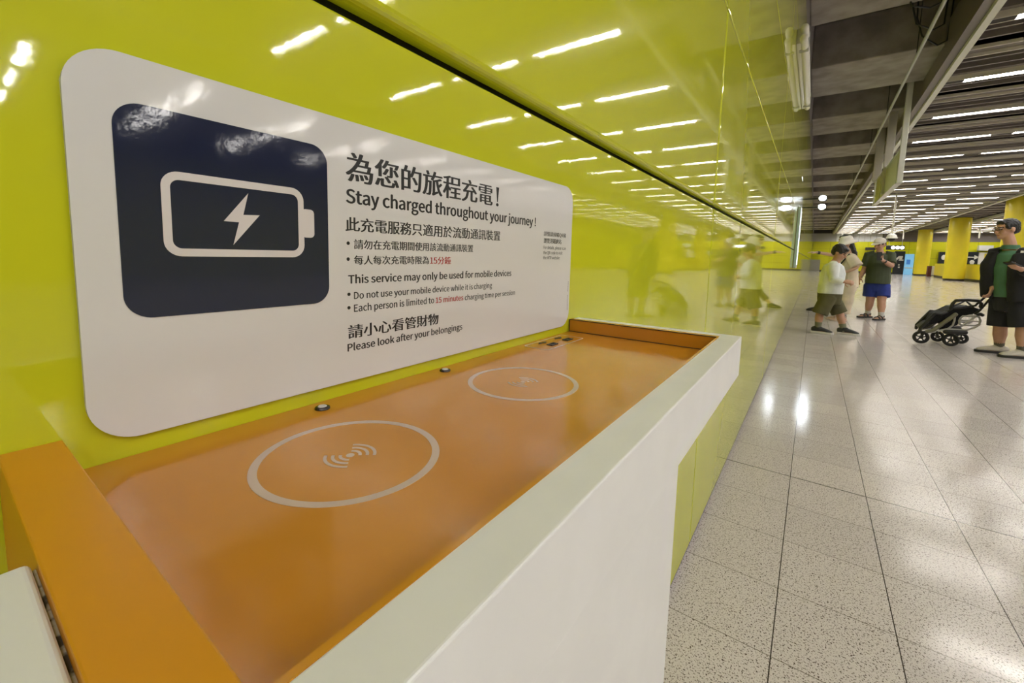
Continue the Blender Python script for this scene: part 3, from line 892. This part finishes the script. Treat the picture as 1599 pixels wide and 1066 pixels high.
def paint_face(me, c, ax, s):
    c = Vector(c)
    for p in me.polygons:
        k = p.center - c
        a, b, d = (k.dot(ax[0]) / s, k.dot(ax[1]) / s, k.dot(ax[2]) / s)
        if b < .04 or abs(d) > .1: continue
        if abs(abs(a) - .032) < .014 and abs(d - .006) < .0065: p.material_index = 1
        elif abs(abs(a) - .034) < .022 and abs(d - .030 + .12 * (abs(a) - .034) ** 2 * 40) < .0055: p.material_index = 1
        elif abs(a) < .023 and abs(d + .062) < .0065: p.material_index = 2

def limb(mb, pts, rad, lat=None, n=14): loft(mb.bm, pts, rad, lat=lat, n=n)

def lerp(a, b, t): return Vector(a) * (1 - t) + Vector(b) * t

def build_body(root, J, skin, bulk=1.0, hs=1.0, arm=1.0, leg=1.0, vox=.006):
    """J: joints in world coordinates. One continuous fused surface."""
    mb = MB()
    lat = (J['shR'] - J['shL']).normalized()
    fwd = lat.cross(Vector((0, 0, 1)))
    hipc = (J['hipL'] + J['hipR']) / 2
    shc = (J['shL'] + J['shR']) / 2
    W = (J['shR'] - J['shL']).length / 2
    b = bulk
    limb(mb, [hipc - Vector((0, 0, .04)), hipc + Vector((0, 0, .05)), lerp(hipc, shc, .4), lerp(hipc, shc, .72), shc - Vector((0, 0, .02)), shc + Vector((0, 0, .025))],
         [(W * .80 * b, .11 * b), (W * .86 * b, .12 * b), (W * .78 * b, .115 * b), (W * .88 * b, .12 * b), (W * .86, .09), (W * .5, .06)], lat=lat, n=20)
    limb(mb, [shc - Vector((0, 0, .02)), lerp(shc, J['head'], .5), J['head'] - Vector(J['hup']) * .03 * hs], [(.062 * hs, .062 * hs), (.052 * hs, .056 * hs), (.05 * hs, .055 * hs)], lat=lat)
    ax = head_bits(mb, J['head'], J['hfwd'], J['hup'], hs)
    for q in 'LR':
        s, e, w = J['sh' + q], J['el' + q], J['wr' + q]
        limb(mb, [lerp(shc, s, .6), s, lerp(s, e, .45), e, lerp(e, w, .4), w], [.05 * arm, .052 * arm, .046 * arm, .038 * arm, .039 * arm, .026 * arm])
        fingers(mb, w, J['hd' + q], J['pn' + q], .95 * hs, J.get('curl' + q, .5), J.get('side' + q, 1))
        h, k, a = J['hip' + q], J['kn' + q], J['an' + q]
        limb(mb, [lerp(hipc, h, .6) + Vector((0, 0, .02)), h, lerp(h, k, .5), k, lerp(k, a, .35), lerp(k, a, .7), a, Vector((a.x, a.y, a.z - .03))],
             [.085 * leg, .088 * leg, .076 * leg, .056 * leg, .058 * leg, .044 * leg, .036 * leg, .034 * leg])
        foot_bits(mb, a, J['toe' + q], hs)
    me = voxel(mb, vox, 2)
    paint_face(me, J['head'], ax, hs)
    o = mesh_obj('body', me, [skin, EYE, LIP], root)
    return o, ax

def garment(root, name, parts, m, vox=.009, smooth=3, wr=.006):
    mb = MB()
    for pts, rad, lat, cap in parts:
        loft(mb.bm, pts, rad, lat=lat, n=20, cap=cap)
    def dfm(co):
        return co + Vector((mnoise.noise(co * 9), mnoise.noise(co * 9 + Vector((7, 3, 1))), mnoise.noise(co * 7 + Vector((1, 9, 4))))) * wr
    return mesh_obj(name, voxel(mb, vox, smooth, dfm), m, root)

def torso_part(J, b, top=.0, bottom=-.06, dep=.135, extra=.018, flare=1.0):
    lat = (J['shR'] - J['shL']).normalized()
    hipc = (J['hipL'] + J['hipR']) / 2; shc = (J['shL'] + J['shR']) / 2; W = (J['shR'] - J['shL']).length / 2
    return ([hipc + Vector((0, 0, bottom)), hipc + Vector((0, 0, .06)), lerp(hipc, shc, .4), lerp(hipc, shc, .72), shc - Vector((0, 0, .015)), shc + Vector((0, 0, .03 + top))],
            [((W * .88 * b + extra) * flare, (dep * b) * flare), (W * .90 * b + extra, dep * b), (W * .86 * b + extra, dep * b), (W * .90 * b + extra, dep * b * .98), (W * .92 + extra, .105 + extra * .5), (W * .45 + extra, .07)], lat, 'flat')

def sleeve(J, q, t=1.0, r0=.068, r1=.06, bulk=1.0):
    shc = (J['shL'] + J['shR']) / 2
    s, e, w = J['sh' + q], J['el' + q], J['wr' + q]
    if t <= 1: return ([lerp(shc, s, .55), s, lerp(s, e, t)], [r0 * .95, r0, r1], None, 'flat')
    return ([lerp(shc, s, .55), s, lerp(s, e, .5), e, lerp(e, w, .5), lerp(e, w, t - 1)], [r0 * .95, r0, r0 * .92, r1, r1 * .88, r1 * .72], None, 'flat')

def trouser(J, t, r0=.11, r1=.10, dep=.135, b=1.0):
    """legs down to t: 1 = knee, 2 = ankle"""
    lat = (J['shR'] - J['shL']).normalized()
    hipc = (J['hipL'] + J['hipR']) / 2; W = (J['shR'] - J['shL']).length / 2
    P = [([hipc + Vector((0, 0, -.13)), hipc + Vector((0, 0, -.06)), hipc + Vector((0, 0, .02)), hipc + Vector((0, 0, .10))], [(W * .70 * b, dep * .92 * b), (W * .84 * b, dep * .98 * b), (W * .88 * b + .012, dep * b), (W * .86 * b + .01, dep * b)], lat, 'flat')]
    for q in 'LR':
        h, k, a = J['hip' + q], J['kn' + q], J['an' + q]
        if t <= 1: pts, rr = [lerp(hipc, h, .7), h - Vector((0, 0, .03)), lerp(h, k, .5), lerp(h, k, t)], [r0, r0, (r0 + r1) / 2, r1]
        else:
            pts = [lerp(hipc, h, .7), h - Vector((0, 0, .03)), lerp(h, k, .5), k, lerp(k, a, t - 1)]; rr = [r0, r0, (r0 + r1) / 2, r1, r1 * 1.02]
        P.append((pts, rr, None, 'flat'))
    return P

def sock(root, J, q, m, h=.13, r=.047):
    a = J['an' + q]; k = J['kn' + q]
    d = (k - a).normalized()
    mb = MB(); loft(mb.bm, [Vector((a.x, a.y, a.z - .03)), a, a + d * h * .5, a + d * h], [r * .95, r * .95, r, r * 1.08], n=16, cap='flat')
    return mb.build('sock', m, root, smooth=60)

def shoe(root, J, q, upper, sole, s=1.0, sandal=False):
    a = J['an' + q]; t = Vector((J['toe' + q][0], J['toe' + q][1], 0)).normalized(); l = Vector((-t.y, t.x, 0))
    o = Vector((a.x, a.y, 0))
    outl = [(-.085, 0), (-.078, .030), (-.03, .036), (.05, .040), (.12, .047), (.17, .040), (.197, .020), (.203, 0), (.197, -.020), (.17, -.038), (.12, -.043), (.05, -.036), (-.03, -.034), (-.078, -.028)]
    sl = MB().prism([tuple((o + t * x * s + l * y * s * 1.08).xy) for x, y in outl], .002, .030)
    def up(co): return co
    if not sandal:
        mb = MB()
        loft(mb.bm, [o - t * .055 * s + Vector((0, 0, .055)), o + Vector((0, 0, .062)), o + t * .06 * s + Vector((0, 0, .054)), o + t * .13 * s + Vector((0, 0, .042)), o + t * .172 * s + Vector((0, 0, .034))],
             [(.034 * s, .044), (.041 * s, .048), (.044 * s, .038), (.044 * s, .028), (.032 * s, .018)], lat=l, n=16)
        loft(mb.bm, [Vector((o.x, o.y, .06)), Vector((o.x, o.y, .105))], [(.043 * s, .050 * s), (.042 * s, .050 * s)], lat=l, n=16, cap='flat')
        u = mesh_obj('shoe', voxel(mb, .007, 2), upper, root)
        sl.build('sole', sole, u)
        MB().prism([tuple((o + t * x * s * 1.02 + l * y * s * 1.12).xy) for x, y in outl], .003, .024).build('sole_edge', sole, u) if sole is SOLEW else None
        lc = MB()
        for i in range(4):
            p = o + t * (.045 + .02 * i) * s
            lc.tube([p - l * .022 * s + Vector((0, 0, .086 - .008 * i)), p + Vector((0, 0, .096 - .009 * i)), p + l * .022 * s + Vector((0, 0, .086 - .008 * i))], .0035, n=6)
        lc.build('laces', SOLEW if upper is SHOEB else SHOEB, u)
    else:
        u = sl.build('sandal', upper, root)
        stp = MB()
        for dx, zt in ((.03, .088), (.095, .066)):
            pts = [o + t * dx * s + l * .046 * s * math.cos(k * PI / 8) + Vector((0, 0, .028 + (zt - .028) * math.sin(k * PI / 8))) for k in range(9)]
            for p0, p1 in zip(pts[:-1], pts[1:]):
                stp.bar(p0, p1, .034, .008, up=(t.cross((p1 - p0).normalized())))
        pts = [o - t * .06 * s * math.sin(k * PI / 8) + l * .043 * s * math.cos(k * PI / 8) + Vector((0, 0, .075)) for k in range(9)]
        for p0, p1 in zip(pts[:-1], pts[1:]): stp.bar(p0, p1, .008, .028)
        stp.build('strap', upper, u)
    return u

def short_hair(root, J, ax, s, low=.0, vol=1.0):
    c = Vector(J['head']); r, f, u = ax
    P = lambda a, b, d: c + (r * a + f * b + u * d) * s
    mb = MB()
    mb.ball(P(0, -.022, .044), (.083 * s * vol, .096 * s * vol, .086 * s * vol), ax, 24, 16)
    mb.ball(P(0, -.052, -.005 - low), (.074 * s, .064 * s, .060 * s), ax, 20, 12)
    mb.ball(P(0, .042, .082), (.058 * s, .042 * s, .030 * s), ax)
    for q in (-1, 1): mb.ball(P(q * .066, .018, .030), (.016 * s, .030 * s, .034 * s), ax)
    def dfm(co): return co + Vector((mnoise.noise(co * 60), mnoise.noise(co * 60 + Vector((5, 5, 5))), mnoise.noise(co * 60 + Vector((9, 1, 2))))) * .006
    return mesh_obj('hair', voxel(mb, .006, 1, dfm), HAIR, root)

def phone(name, c, dirv, nrm, label):
    d = Vector(dirv).normalized(); n = Vector(nrm); n = (n - d * n.dot(d)).normalized(); w = d.cross(n)
    c = Vector(c)
    e = empty(name, c, label, 'phone')
    MB().bar(c - d * .075, c + d * .075, .072, .009, bevel=.003, up=n).build('case', BLACKP, e, smooth=40)
    MB().bar(c - d * .070 + n * .005, c + d * .070 + n * .005, .066, .0012, up=n).build('screen', mat('phone_screen', (.02, .02, .025), rough=.1), e)
    return e

def ground(px, py): return on_z(px, py, 0.0)

# --- man at the right holding the stroller handle
yM = 7.75
J = dict(head=at(1572, 358, yM), hfwd=(-.93, -.30, -.12), hup=(-.05, 0, 1),
         shR=at(1557, 393, yM + .08), shL=at(1606, 397, yM - .16), elR=at(1549.5, 429, yM + .10), wrR=at(1549, 450, yM - .05),
         elL=at(1612, 427, yM - .30), wrL=at(1594, 420, yM - .42),
         hdR=(-.25, -.35, -1), pnR=(-.8, .5, .2), curlR=.9, hdL=at(1575, 414, yM - .5) - at(1594, 420, yM - .42), pnL=(-.1, .2, 1), curlL=.8,
         hipL=at(1592, 470, yM - .1), hipR=at(1566, 469, yM + .06), knR=at(1562, 511, yM + .05), anR=at(1560, 541, yM + .1),
         knL=at(1598, 513, yM - .15), anL=at(1596, 548, yM - .12), toeR=(-1, -.15, 0), toeL=(-1, -.35, 0))
M_ = empty('person', (J['anR'].x, yM, 0), 'person in black jacket, green polo and black shorts pulling the folded stroller', 'person')
bd, ax = build_body(M_, J, SKIN, bulk=1.12, hs=1.02, arm=1.05, leg=1.12)
short_hair(M_, J, ax, 1.02)
garment(M_, 'polo_shirt', [torso_part(J, 1.12, bottom=.06, dep=.145, extra=.008), sleeve(J, 'L', .6), sleeve(J, 'R', .6)], C_GREEN)
col = MB(); nk = lerp((J['shL'] + J['shR']) / 2, J['head'], .28)
loft(col.bm, [nk - Vector((0, 0, .035)), nk + Vector((0, 0, .015))], [(.085, .085), (.070, .075)], n=20, cap='flat'); col.build('collar', C_GREEN, M_, smooth=60)
# open jacket: two front halves and a back, leaving the shirt in view
latM = (J['shR'] - J['shL']).normalized(); fwM = latM.cross(Vector((0, 0, 1)))
if fwM.y > 0: fwM = -fwM
hipc = (J['hipL'] + J['hipR']) / 2; shc = (J['shL'] + J['shR']) / 2
jk = []
for sgn, off in ((1, .145), (-1, .135)):
    o1 = latM * sgn * off
    jk.append(([hipc + o1 + fwM * .02 + Vector((0, 0, .03)), lerp(hipc, shc, .4) + o1 + fwM * .03, lerp(hipc, shc, .75) + o1 + fwM * .03, shc + o1 * .85 + Vector((0, 0, -.01))],
               [(.105, .165), (.105, .165), (.105, .155), (.09, .10)], latM, 'flat'))
jk.append(([hipc - fwM * .07 + Vector((0, 0, .03)), lerp(hipc, shc, .5) - fwM * .07, shc - fwM * .04 + Vector((0, 0, .03))], [(.24, .10), (.24, .10), (.17, .07)], latM, 'flat'))
jk += [sleeve(J, 'L', 1.9, .082, .068), sleeve(J, 'R', 1.92, .082, .066)]
garment(M_, 'jacket', jk, C_BLACK)
lg = at(1597, 393, yM - .38)
t = MB(); t.xprism([(0, 0), (1, 0), (0, 1)][:0] or [(lg.y - .004, lg.z - .012), (lg.y + .004, lg.z - .012), (lg.y + .004, lg.z + .012), (lg.y - .004, lg.z + .012)], lg.x - .015, lg.x + .015)
t.build('chest_mark', SOLEW, M_)
garment(M_, 'shorts', trouser(J, .95, .118, .118, b=1.12), C_NAVY)
for q in 'LR':
    sock(M_, J, q, C_SOCK); shoe(M_, J, q, SHOEG, SHOEB, 1.08)
gl = MB(); r_, f_, u_ = ax; hc = Vector(J['head'])
for q in (-1, 1):
    gl.tube([hc + (r_ * (q * .033 + .022 * math.cos(a * PI / 8)) + f_ * .098 + u_ * (.006 + .017 * math.sin(a * PI / 8))) for a in range(16)], .0022, n=6, closed=True)
    gl.tube([hc + r_ * q * .056 + f_ * .095 + u_ * .01, hc + r_ * q * .078 + f_ * .02 + u_ * .012], .002, n=6)
gl.tube([hc + r_ * -.012 + f_ * .1 + u_ * .008, hc + r_ * .012 + f_ * .1 + u_ * .008], .002, n=6)
gl.build('glasses', GLASS, M_)
hdl = Vector(J['hdL']).normalized()
phone('mobile_phone', J['wrL'] + hdl * .10 + Vector((0, 0, .022)), hdl + Vector((0, -.1, .1)), (-.15, .1, 1), 'black phone held at chest height by the man with the stroller')

# --- man in white cap looking at his phone
yG = 10.9
J = dict(head=at(1374, 382, yG - .02), hfwd=(-.62, -.74, -.26), hup=(-.12, -.14, 1),
         shR=at(1357, 397, yG), shL=at(1391, 398, yG), elR=at(1349.5, 420, yG + .02), wrR=at(1343.5, 433, yG - .02),
         elL=at(1392, 415, yG - .15), wrL=at(1379.5, 407, yG - .33), hdR=(-.25, -.1, -1), pnR=(.5, .3, 0), hdL=at(1371, 400, yG - .42) - at(1379.5, 407, yG - .33), pnL=(-.2, -.6, .5), curlL=.75,
         hipR=at(1361.5, 444, yG), hipL=at(1378, 444, yG), knR=at(1358.5, 470, yG), anR=at(1355, 487, yG + .1), knL=at(1376.5, 471, yG - .1), anL=at(1376, 491.5, yG - .15), toeR=(-.72, -.6, 0), toeL=(-.55, -.75, 0))
G_ = empty('person', (J['anL'].x, yG, 0), 'person in white cap, dark green tee and blue shorts looking at a phone', 'person')
bd, ax = build_body(G_, J, SKIN, bulk=1.22, hs=1.0, arm=1.12, leg=1.15)
short_hair(G_, J, ax, .98)
garment(G_, 'tee_shirt', [torso_part(J, 1.22, bottom=.02, dep=.155), sleeve(J, 'L', .8, .082, .075), sleeve(J, 'R', .8, .082, .075)], C_OLIVE)
garment(G_, 'shorts', trouser(J, .72, .125, .128, b=1.18), C_BLUE)
r_, f_, u_ = ax; hc = Vector(J['head'])
cp = MB(); cp.ball(hc + u_ * .058 - f_ * .008, (.090, .108, .076), ax, 24, 16)
cap = mesh_obj('cap', cp.me(), C_HAT, G_, smooth=180)
bi = MB()
for k in range(9):
    pass
A = []
for k in range(13):
    a = PI * k / 12
    A.append((hc + u_ * .050 + f_ * .07 + r_ * .075 * math.cos(a) + f_ * .105 * math.sin(a) - u_ * .018 * math.sin(a)))
top = [bi.bm.verts.new(p + u_ * .004) for p in A]; bot = [bi.bm.verts.new(p - u_ * .004) for p in A]
bi.bm.faces.new(top); bi.bm.faces.new(bot[::-1])
for k in range(13): bi.bm.faces.new((top[k], bot[k], bot[(k + 1) % 13], top[(k + 1) % 13]))
bi.build('brim', C_HAT, cap)
for q in 'LR':
    sock(G_, J, q, C_SOCKW, h=.05); shoe(G_, J, q, SHOEB, SHOEB, 1.05, sandal=True)
wt = MB(); d = (J['wrL'] - J['elL']).normalized(); loft(wt.bm, [J['wrL'] - d * .045, J['wrL'] - d * .012], [.036, .034], n=16, cap='flat'); wt.build('wristwatch', BLACKP, G_, smooth=40)
hdl = Vector(J['hdL']).normalized()
phone('mobile_phone', J['wrL'] + hdl * .10 + Vector((-.01, -.03, .03)), Vector((-.05, .2, 1)), (0, .9, .3), 'dark phone held up by the man in the white cap')

# --- boy walking to the right
yB = 8.1
J = dict(head=at(1311, 395, yB), hfwd=(.86, -.25, -.46), hup=(.42, -.05, .9),
         shR=at(1301, 414, yB - .15), shL=at(1304, 413, yB + .15), elR=at(1302.5, 436, yB - .20), wrR=at(1318, 440, yB - .22), elL=at(1306, 434, yB + .2), wrL=at(1316, 440, yB + .15),
         hdR=(1, -.05, .02), pnR=(0, .7, -.6), hdL=(1, 0, -.1), pnL=(0, -.7, -.6), curlR=.9, curlL=.9,
         hipR=at(1294, 461, yB - .085), hipL=at(1297, 461, yB + .085), knR=at(1280, 490, yB - .12), anR=at(1277, 511, yB - .10), knL=at(1311, 489, yB + .08), anL=at(1317.5, 514.5, yB + .06), toeR=(1, -.12, 0), toeL=(1, -.05, 0))
B_ = empty('person', ((J['anR'].x + J['anL'].x) / 2, yB, 0), 'child in white long-sleeved shirt and olive shorts walking with head bowed', 'person')
bd, ax = build_body(B_, J, SKIN, bulk=1.0, hs=.95, arm=.86, leg=.92)
short_hair(B_, J, ax, .97, vol=1.07)
garment(B_, 'shirt', [torso_part(J, 1.05, bottom=.03, dep=.150, extra=.035), sleeve(J, 'L', 1.95, .072, .058), sleeve(J, 'R', 1.95, .072, .060)], C_WHITE)
garment(B_, 'shorts', trouser(J, 1.0, .105, .105, dep=.14, b=1.1), C_KHAKI)
for q in 'LR':
    sock(B_, J, q, C_SOCKG, h=.09, r=.042); shoe(B_, J, q, SHOEB, SOLEW, .98)

# --- woman in cream pointing at the wall
yW = 10.0
J = dict(head=at(1322, 381, yW), hfwd=(-.93, -.20, -.18), hup=(-.02, 0, 1),
         shL=at(1329, 402, yW - .16), shR=at(1325, 401, yW + .16), elL=at(1339, 417.5, yW - .22), wrL=at(1322, 424, yW - .20), elR=at(1300, 398, yW + .12), wrR=at(1275.5, 394, yW + .02),
         hdR=(-1, -.1, .03), pnR=(0, .1, -1), curlR=.25, hdL=(-1, 0, 0), pnL=(0, .7, .5), curlL=.8,
         hipL=at(1327, 443, yW - .09), hipR=at(1325, 443, yW + .09), knL=at(1322, 469, yW - .1), anL=at(1315.5, 492, yW - .08), knR=at(1321, 468, yW + .1), anR=at(1309, 489, yW + .12), toeL=(-1, -.1, 0), toeR=(-1, -.1, 0))
W_ = empty('person', (J['anL'].x, yW, 0), 'person in white bucket hat and cream clothes pointing at the wall', 'person')
bd, ax = build_body(W_, J, SKIN2, bulk=.92, hs=.95, arm=.82, leg=.88)
r_, f_, u_ = ax; hc = Vector(J['head'])
hb = MB(); s = .95
hb.ball(hc + (u_ * .03 - f_ * .02) * s, (.083 * s, .094 * s, .090 * s), ax, 24, 16)
loft(hb.bm, [hc - f_ * .045 + u_ * .02, hc - f_ * .068 - u_ * .08, hc - f_ * .095 - u_ * .19, hc - f_ * .10 - u_ * .27], [(.078, .055), (.075, .05), (.066, .045), (.04, .03)], lat=r_, n=16)
def dfm(co): return co + Vector((mnoise.noise(co * 45), mnoise.noise(co * 45 + Vector((5, 5, 5))), mnoise.noise(co * 30))) * .008
mesh_obj('hair', voxel(hb, .007, 1, dfm), HAIR, W_)
hat = MB()
prof = [(.165, -.015), (.150, .020), (.105, .052), (.098, .085), (.088, .118), (.060, .135), (.0, .138)]
n = 32; rows = []
for (rr, zz) in prof:
    rows.append([hat.bm.verts.new(hc + r_ * rr * .92 * math.cos(2 * PI * k / n) + f_ * (rr * math.sin(2 * PI * k / n) - .006) + u_ * (zz + .012 - .02 * math.sin(2 * PI * k / n) * (rr > .12))) for k in range(n)] if rr > 0 else [hat.bm.verts.new(hc + u_ * zz)])
for A, B in zip(rows[:-1], rows[1:]):
    for k in range(n):
        if len(B) == 1: hat.bm.faces.new((A[k], A[(k + 1) % n], B[0]))
        else: hat.bm.faces.new((A[k], A[(k + 1) % n], B[(k + 1) % n], B[k]))
ho = hat.build('bucket_hat', C_HAT, W_, smooth=180)
sd = ho.modifiers.new('s', 'SOLIDIFY'); sd.thickness = .006; sd.offset = -1
garment(W_, 'blouse', [torso_part(J, .95, bottom=-.06, dep=.135, extra=.03, flare=1.1), sleeve(J, 'L', .88, .082, .098), sleeve(J, 'R', .45, .074, .078)], C_CREAM)
garment(W_, 'trousers', trouser(J, 1.84, .105, .098, dep=.125, b=1.0), C_CREAM)
stp = MB(); a0 = J['shL'] + Vector((-.03, -.02, .06)); stp.tube([a0, lerp(J['shL'], J['hipR'], .35) + Vector((-.16, -.05, .02)), lerp(J['shL'], J['hipR'], .62) + Vector((-.17, .0, 0))], .012, n=8)
stp.build('bag_strap', C_BLACK, W_, smooth=180)
for q in 'LR': shoe(W_, J, q, PINK, PINK, .92, sandal=True)
wt = MB(); d = (J['wrR'] - J['elR']).normalized(); loft(wt.bm, [J['wrR'] - d * .05, J['wrR'] - d * .01], [.031, .029], n=16, cap='flat'); wt.build('wristwatch', BLACKP, W_, smooth=40)

# --- person mostly hidden behind the woman and the child
yH = 11.5
J = dict(head=at(1318, 375.5, yH), hfwd=(-.8, -.5, -.1), hup=(0, 0, 1),
         shR=at(1312, 396, yH - .1), shL=at(1330, 396, yH + .1), elR=at(1314, 418, yH), elL=at(1331, 418, yH + .1), wrR=at(1318, 436, yH), wrL=at(1331, 436, yH + .1),
         hdR=(.1, 0, -1), pnR=(1, 0, 0), hdL=(.1, 0, -1), pnL=(-1, 0, 0), hipR=at(1316, 440, yH - .03), hipL=at(1325, 440, yH + .06), knR=at(1299, 464, yH), anR=at(1276.5, 481, yH), knL=at(1322, 466, yH), anL=at(1316, 487, yH), toeR=(-1, .1, 0), toeL=(-1, -.1, 0))
H_ = empty('person', (J['anL'].x, yH, 0), 'dark-haired person mostly hidden behind the woman and child, one black shoe showing', 'person')
bd, ax = build_body(H_, J, SKIN2, bulk=.95, hs=.98, leg=.9)
short_hair(H_, J, ax, .98)
garment(H_, 'shirt', [torso_part(J, .95, bottom=.02), sleeve(J, 'L', .8), sleeve(J, 'R', .8)], C_CREAM)
garment(H_, 'trousers', trouser(J, 1.6, .10, .07, b=.95), C_KHAKI)
for q in 'LR': shoe(H_, J, q, SHOEB, SHOEB, 1.0)

# ---------------------------------------------------------------- folded stroller
yS = 8.0
Q = lambda x, y, d=0.0: at(1410 + x * .11261, 440 + y * .11261, yS + d)
DY = Vector((.02, .40, 0))
sr = empty('folded_stroller', Vector((Q(560, 800).x, yS + .2, 0)), 'folded black and grey wheeled stroller tilted back on the floor', 'stroller')
RUB = mat('black_rubber', (0.008, 0.008, 0.009), rough=.6); FRM = mat('grey_frame_tube', (0.42, 0.41, 0.40), rough=.35, metal=.3); OLV = mat('olive_frame_tube', (0.16, 0.15, 0.10), rough=.45)
def wheel(c, r, dy):
    c = Vector((c.x, c.y + dy, r + .004))
    w = MB(); w.tube([c + Vector((math.cos(a * PI / 14), 0, math.sin(a * PI / 14))) * (r - .017) for a in range(28)], .017, n=10, closed=True)
    tyre = w.build('wheel', RUB, sr, smooth=180)
    h = MB()
    for a in range(5):
        e = Vector((math.cos(a * 2 * PI / 5 + .3), 0, math.sin(a * 2 * PI / 5 + .3)))
        h.bar(c + e * .01, c + e * (r - .025), .014, .014, up=(0, 1, 0))
    loft(h.bm, [c - Vector((0, .022, 0)), c + Vector((0, .022, 0))], .022, n=14, cap='flat')
    h.tube([c + Vector((math.cos(a * PI / 12), 0, math.sin(a * PI / 12))) * (r - .034) for a in range(24)], .006, n=6, closed=True)
    h.build('spokes', RUB, tyre)
for (x, y, r, dy) in ((248, 765, .088, 0), (478, 768, .075, .36), (665, 785, .086, .02), (805, 768, .078, .38)):
    wheel(Q(x, y, dy), r, 0)
def pair(name, pts, r, mt, n=10, both=True, closed=False):
    t = MB(); P = [Q(*p) for p in pts]; t.tube(P, r, n=n, closed=closed); t.build(name, mt, sr, smooth=180)
    if both:
        t = MB(); t.tube([p + DY for p in P], r, n=n, closed=closed); t.build(name, mt, sr, smooth=180)
pair('front_tube', [(235, 690), (240, 640), (340, 540), (450, 435), (520, 450), (600, 425)], .020, BLACKP)
pair('main_tube', [(330, 690), (420, 670), (560, 570), (730, 450)], .024, OLV)
pair('handle_tube', [(600, 425), (690, 365), (800, 360), (1000, 330), (1190, 165)], .013, BLACKP, both=False)
pair('handle_tube', [(1000, 440), (1060, 400), (1235, 205)], .013, BLACKP, both=False)
t = MB(); t.tube([Q(1190, 165), Q(1215, 160, .2) , Q(1240, 190, .05)], .015, n=8); t.build('handle_grip', BLACKP, sr, smooth=180)
pair('bumper_bar', [(660, 370), (690, 300), (730, 260), (900, 250), (1050, 262), (1085, 300), (1080, 345)], .020, BLACKP, both=False)
t = MB(); t.tube([Q(700, 330), Q(780, 300, .1), Q(870, 260, .15), Q(940, 320, .05), Q(985, 365)], .012, n=8); t.build('harness_strap', BLACKP, sr, smooth=180)
def slab(name, poly, d0, d1, mt):
    t = MB(); A = [t.bm.verts.new(Q(*p) + Vector((0, d0, 0))) for p in poly]; B = [t.bm.verts.new(Q(*p) + Vector((0, d1, 0))) for p in poly]
    k = len(poly)
    t.bm.faces.new(A); t.bm.faces.new(B[::-1])
    for i in range(k): t.bm.faces.new((A[i], A[(i + 1) % k], B[(i + 1) % k], B[i]))
    bmesh.ops.bevel(t.bm, geom=list(t.bm.edges), offset=.012, segments=2, affect='EDGES', profile=.5)
    return t.build(name, mt, sr, smooth=60)
slab('seat_fabric', [(455, 450), (590, 425), (690, 355), (930, 350), (1000, 370), (1110, 385), (1040, 440), (810, 470), (770, 600), (640, 655), (540, 600), (700, 480), (560, 540), (440, 590), (360, 590)], .03, .40, C_BLACK)
slab('footrest', [(235, 650), (330, 575), (420, 560), (440, 590), (330, 640), (300, 655)], .04, .36, BLACKP)
pair('grey_strut', [(720, 470), (712, 540), (690, 600), (620, 652)], .011, FRM)
pair('basket_frame', [(800, 500), (830, 475), (1000, 472), (1060, 490), (1075, 540), (1055, 590), (1000, 605), (810, 600), (785, 580), (780, 540)], .012, FRM, closed=True)
pair('basket_brace', [(855, 585), (1030, 465)], .012, FRM, both=False)
pair('basket_brace', [(790, 535), (900, 535), (1000, 545), (1040, 545)], .009, FRM, both=False)
pair('lower_tube', [(330, 700), (440, 690), (600, 655), (880, 668), (1000, 630), (1060, 590)], .013, FRM)
pair('axle_hub', [(590, 690), (700, 690), (860, 700)], .030, BLACKP)
pair('wheel_fork', [(248, 765), (300, 690), (350, 690)], .016, BLACKP)
pair('wheel_fork', [(478, 765), (470, 690)], .016, BLACKP)
pair('rear_knob', [(1040, 450), (1075, 445), (1100, 460)], .022, BLACKP, both=False)

bpy.context.view_layer.update()
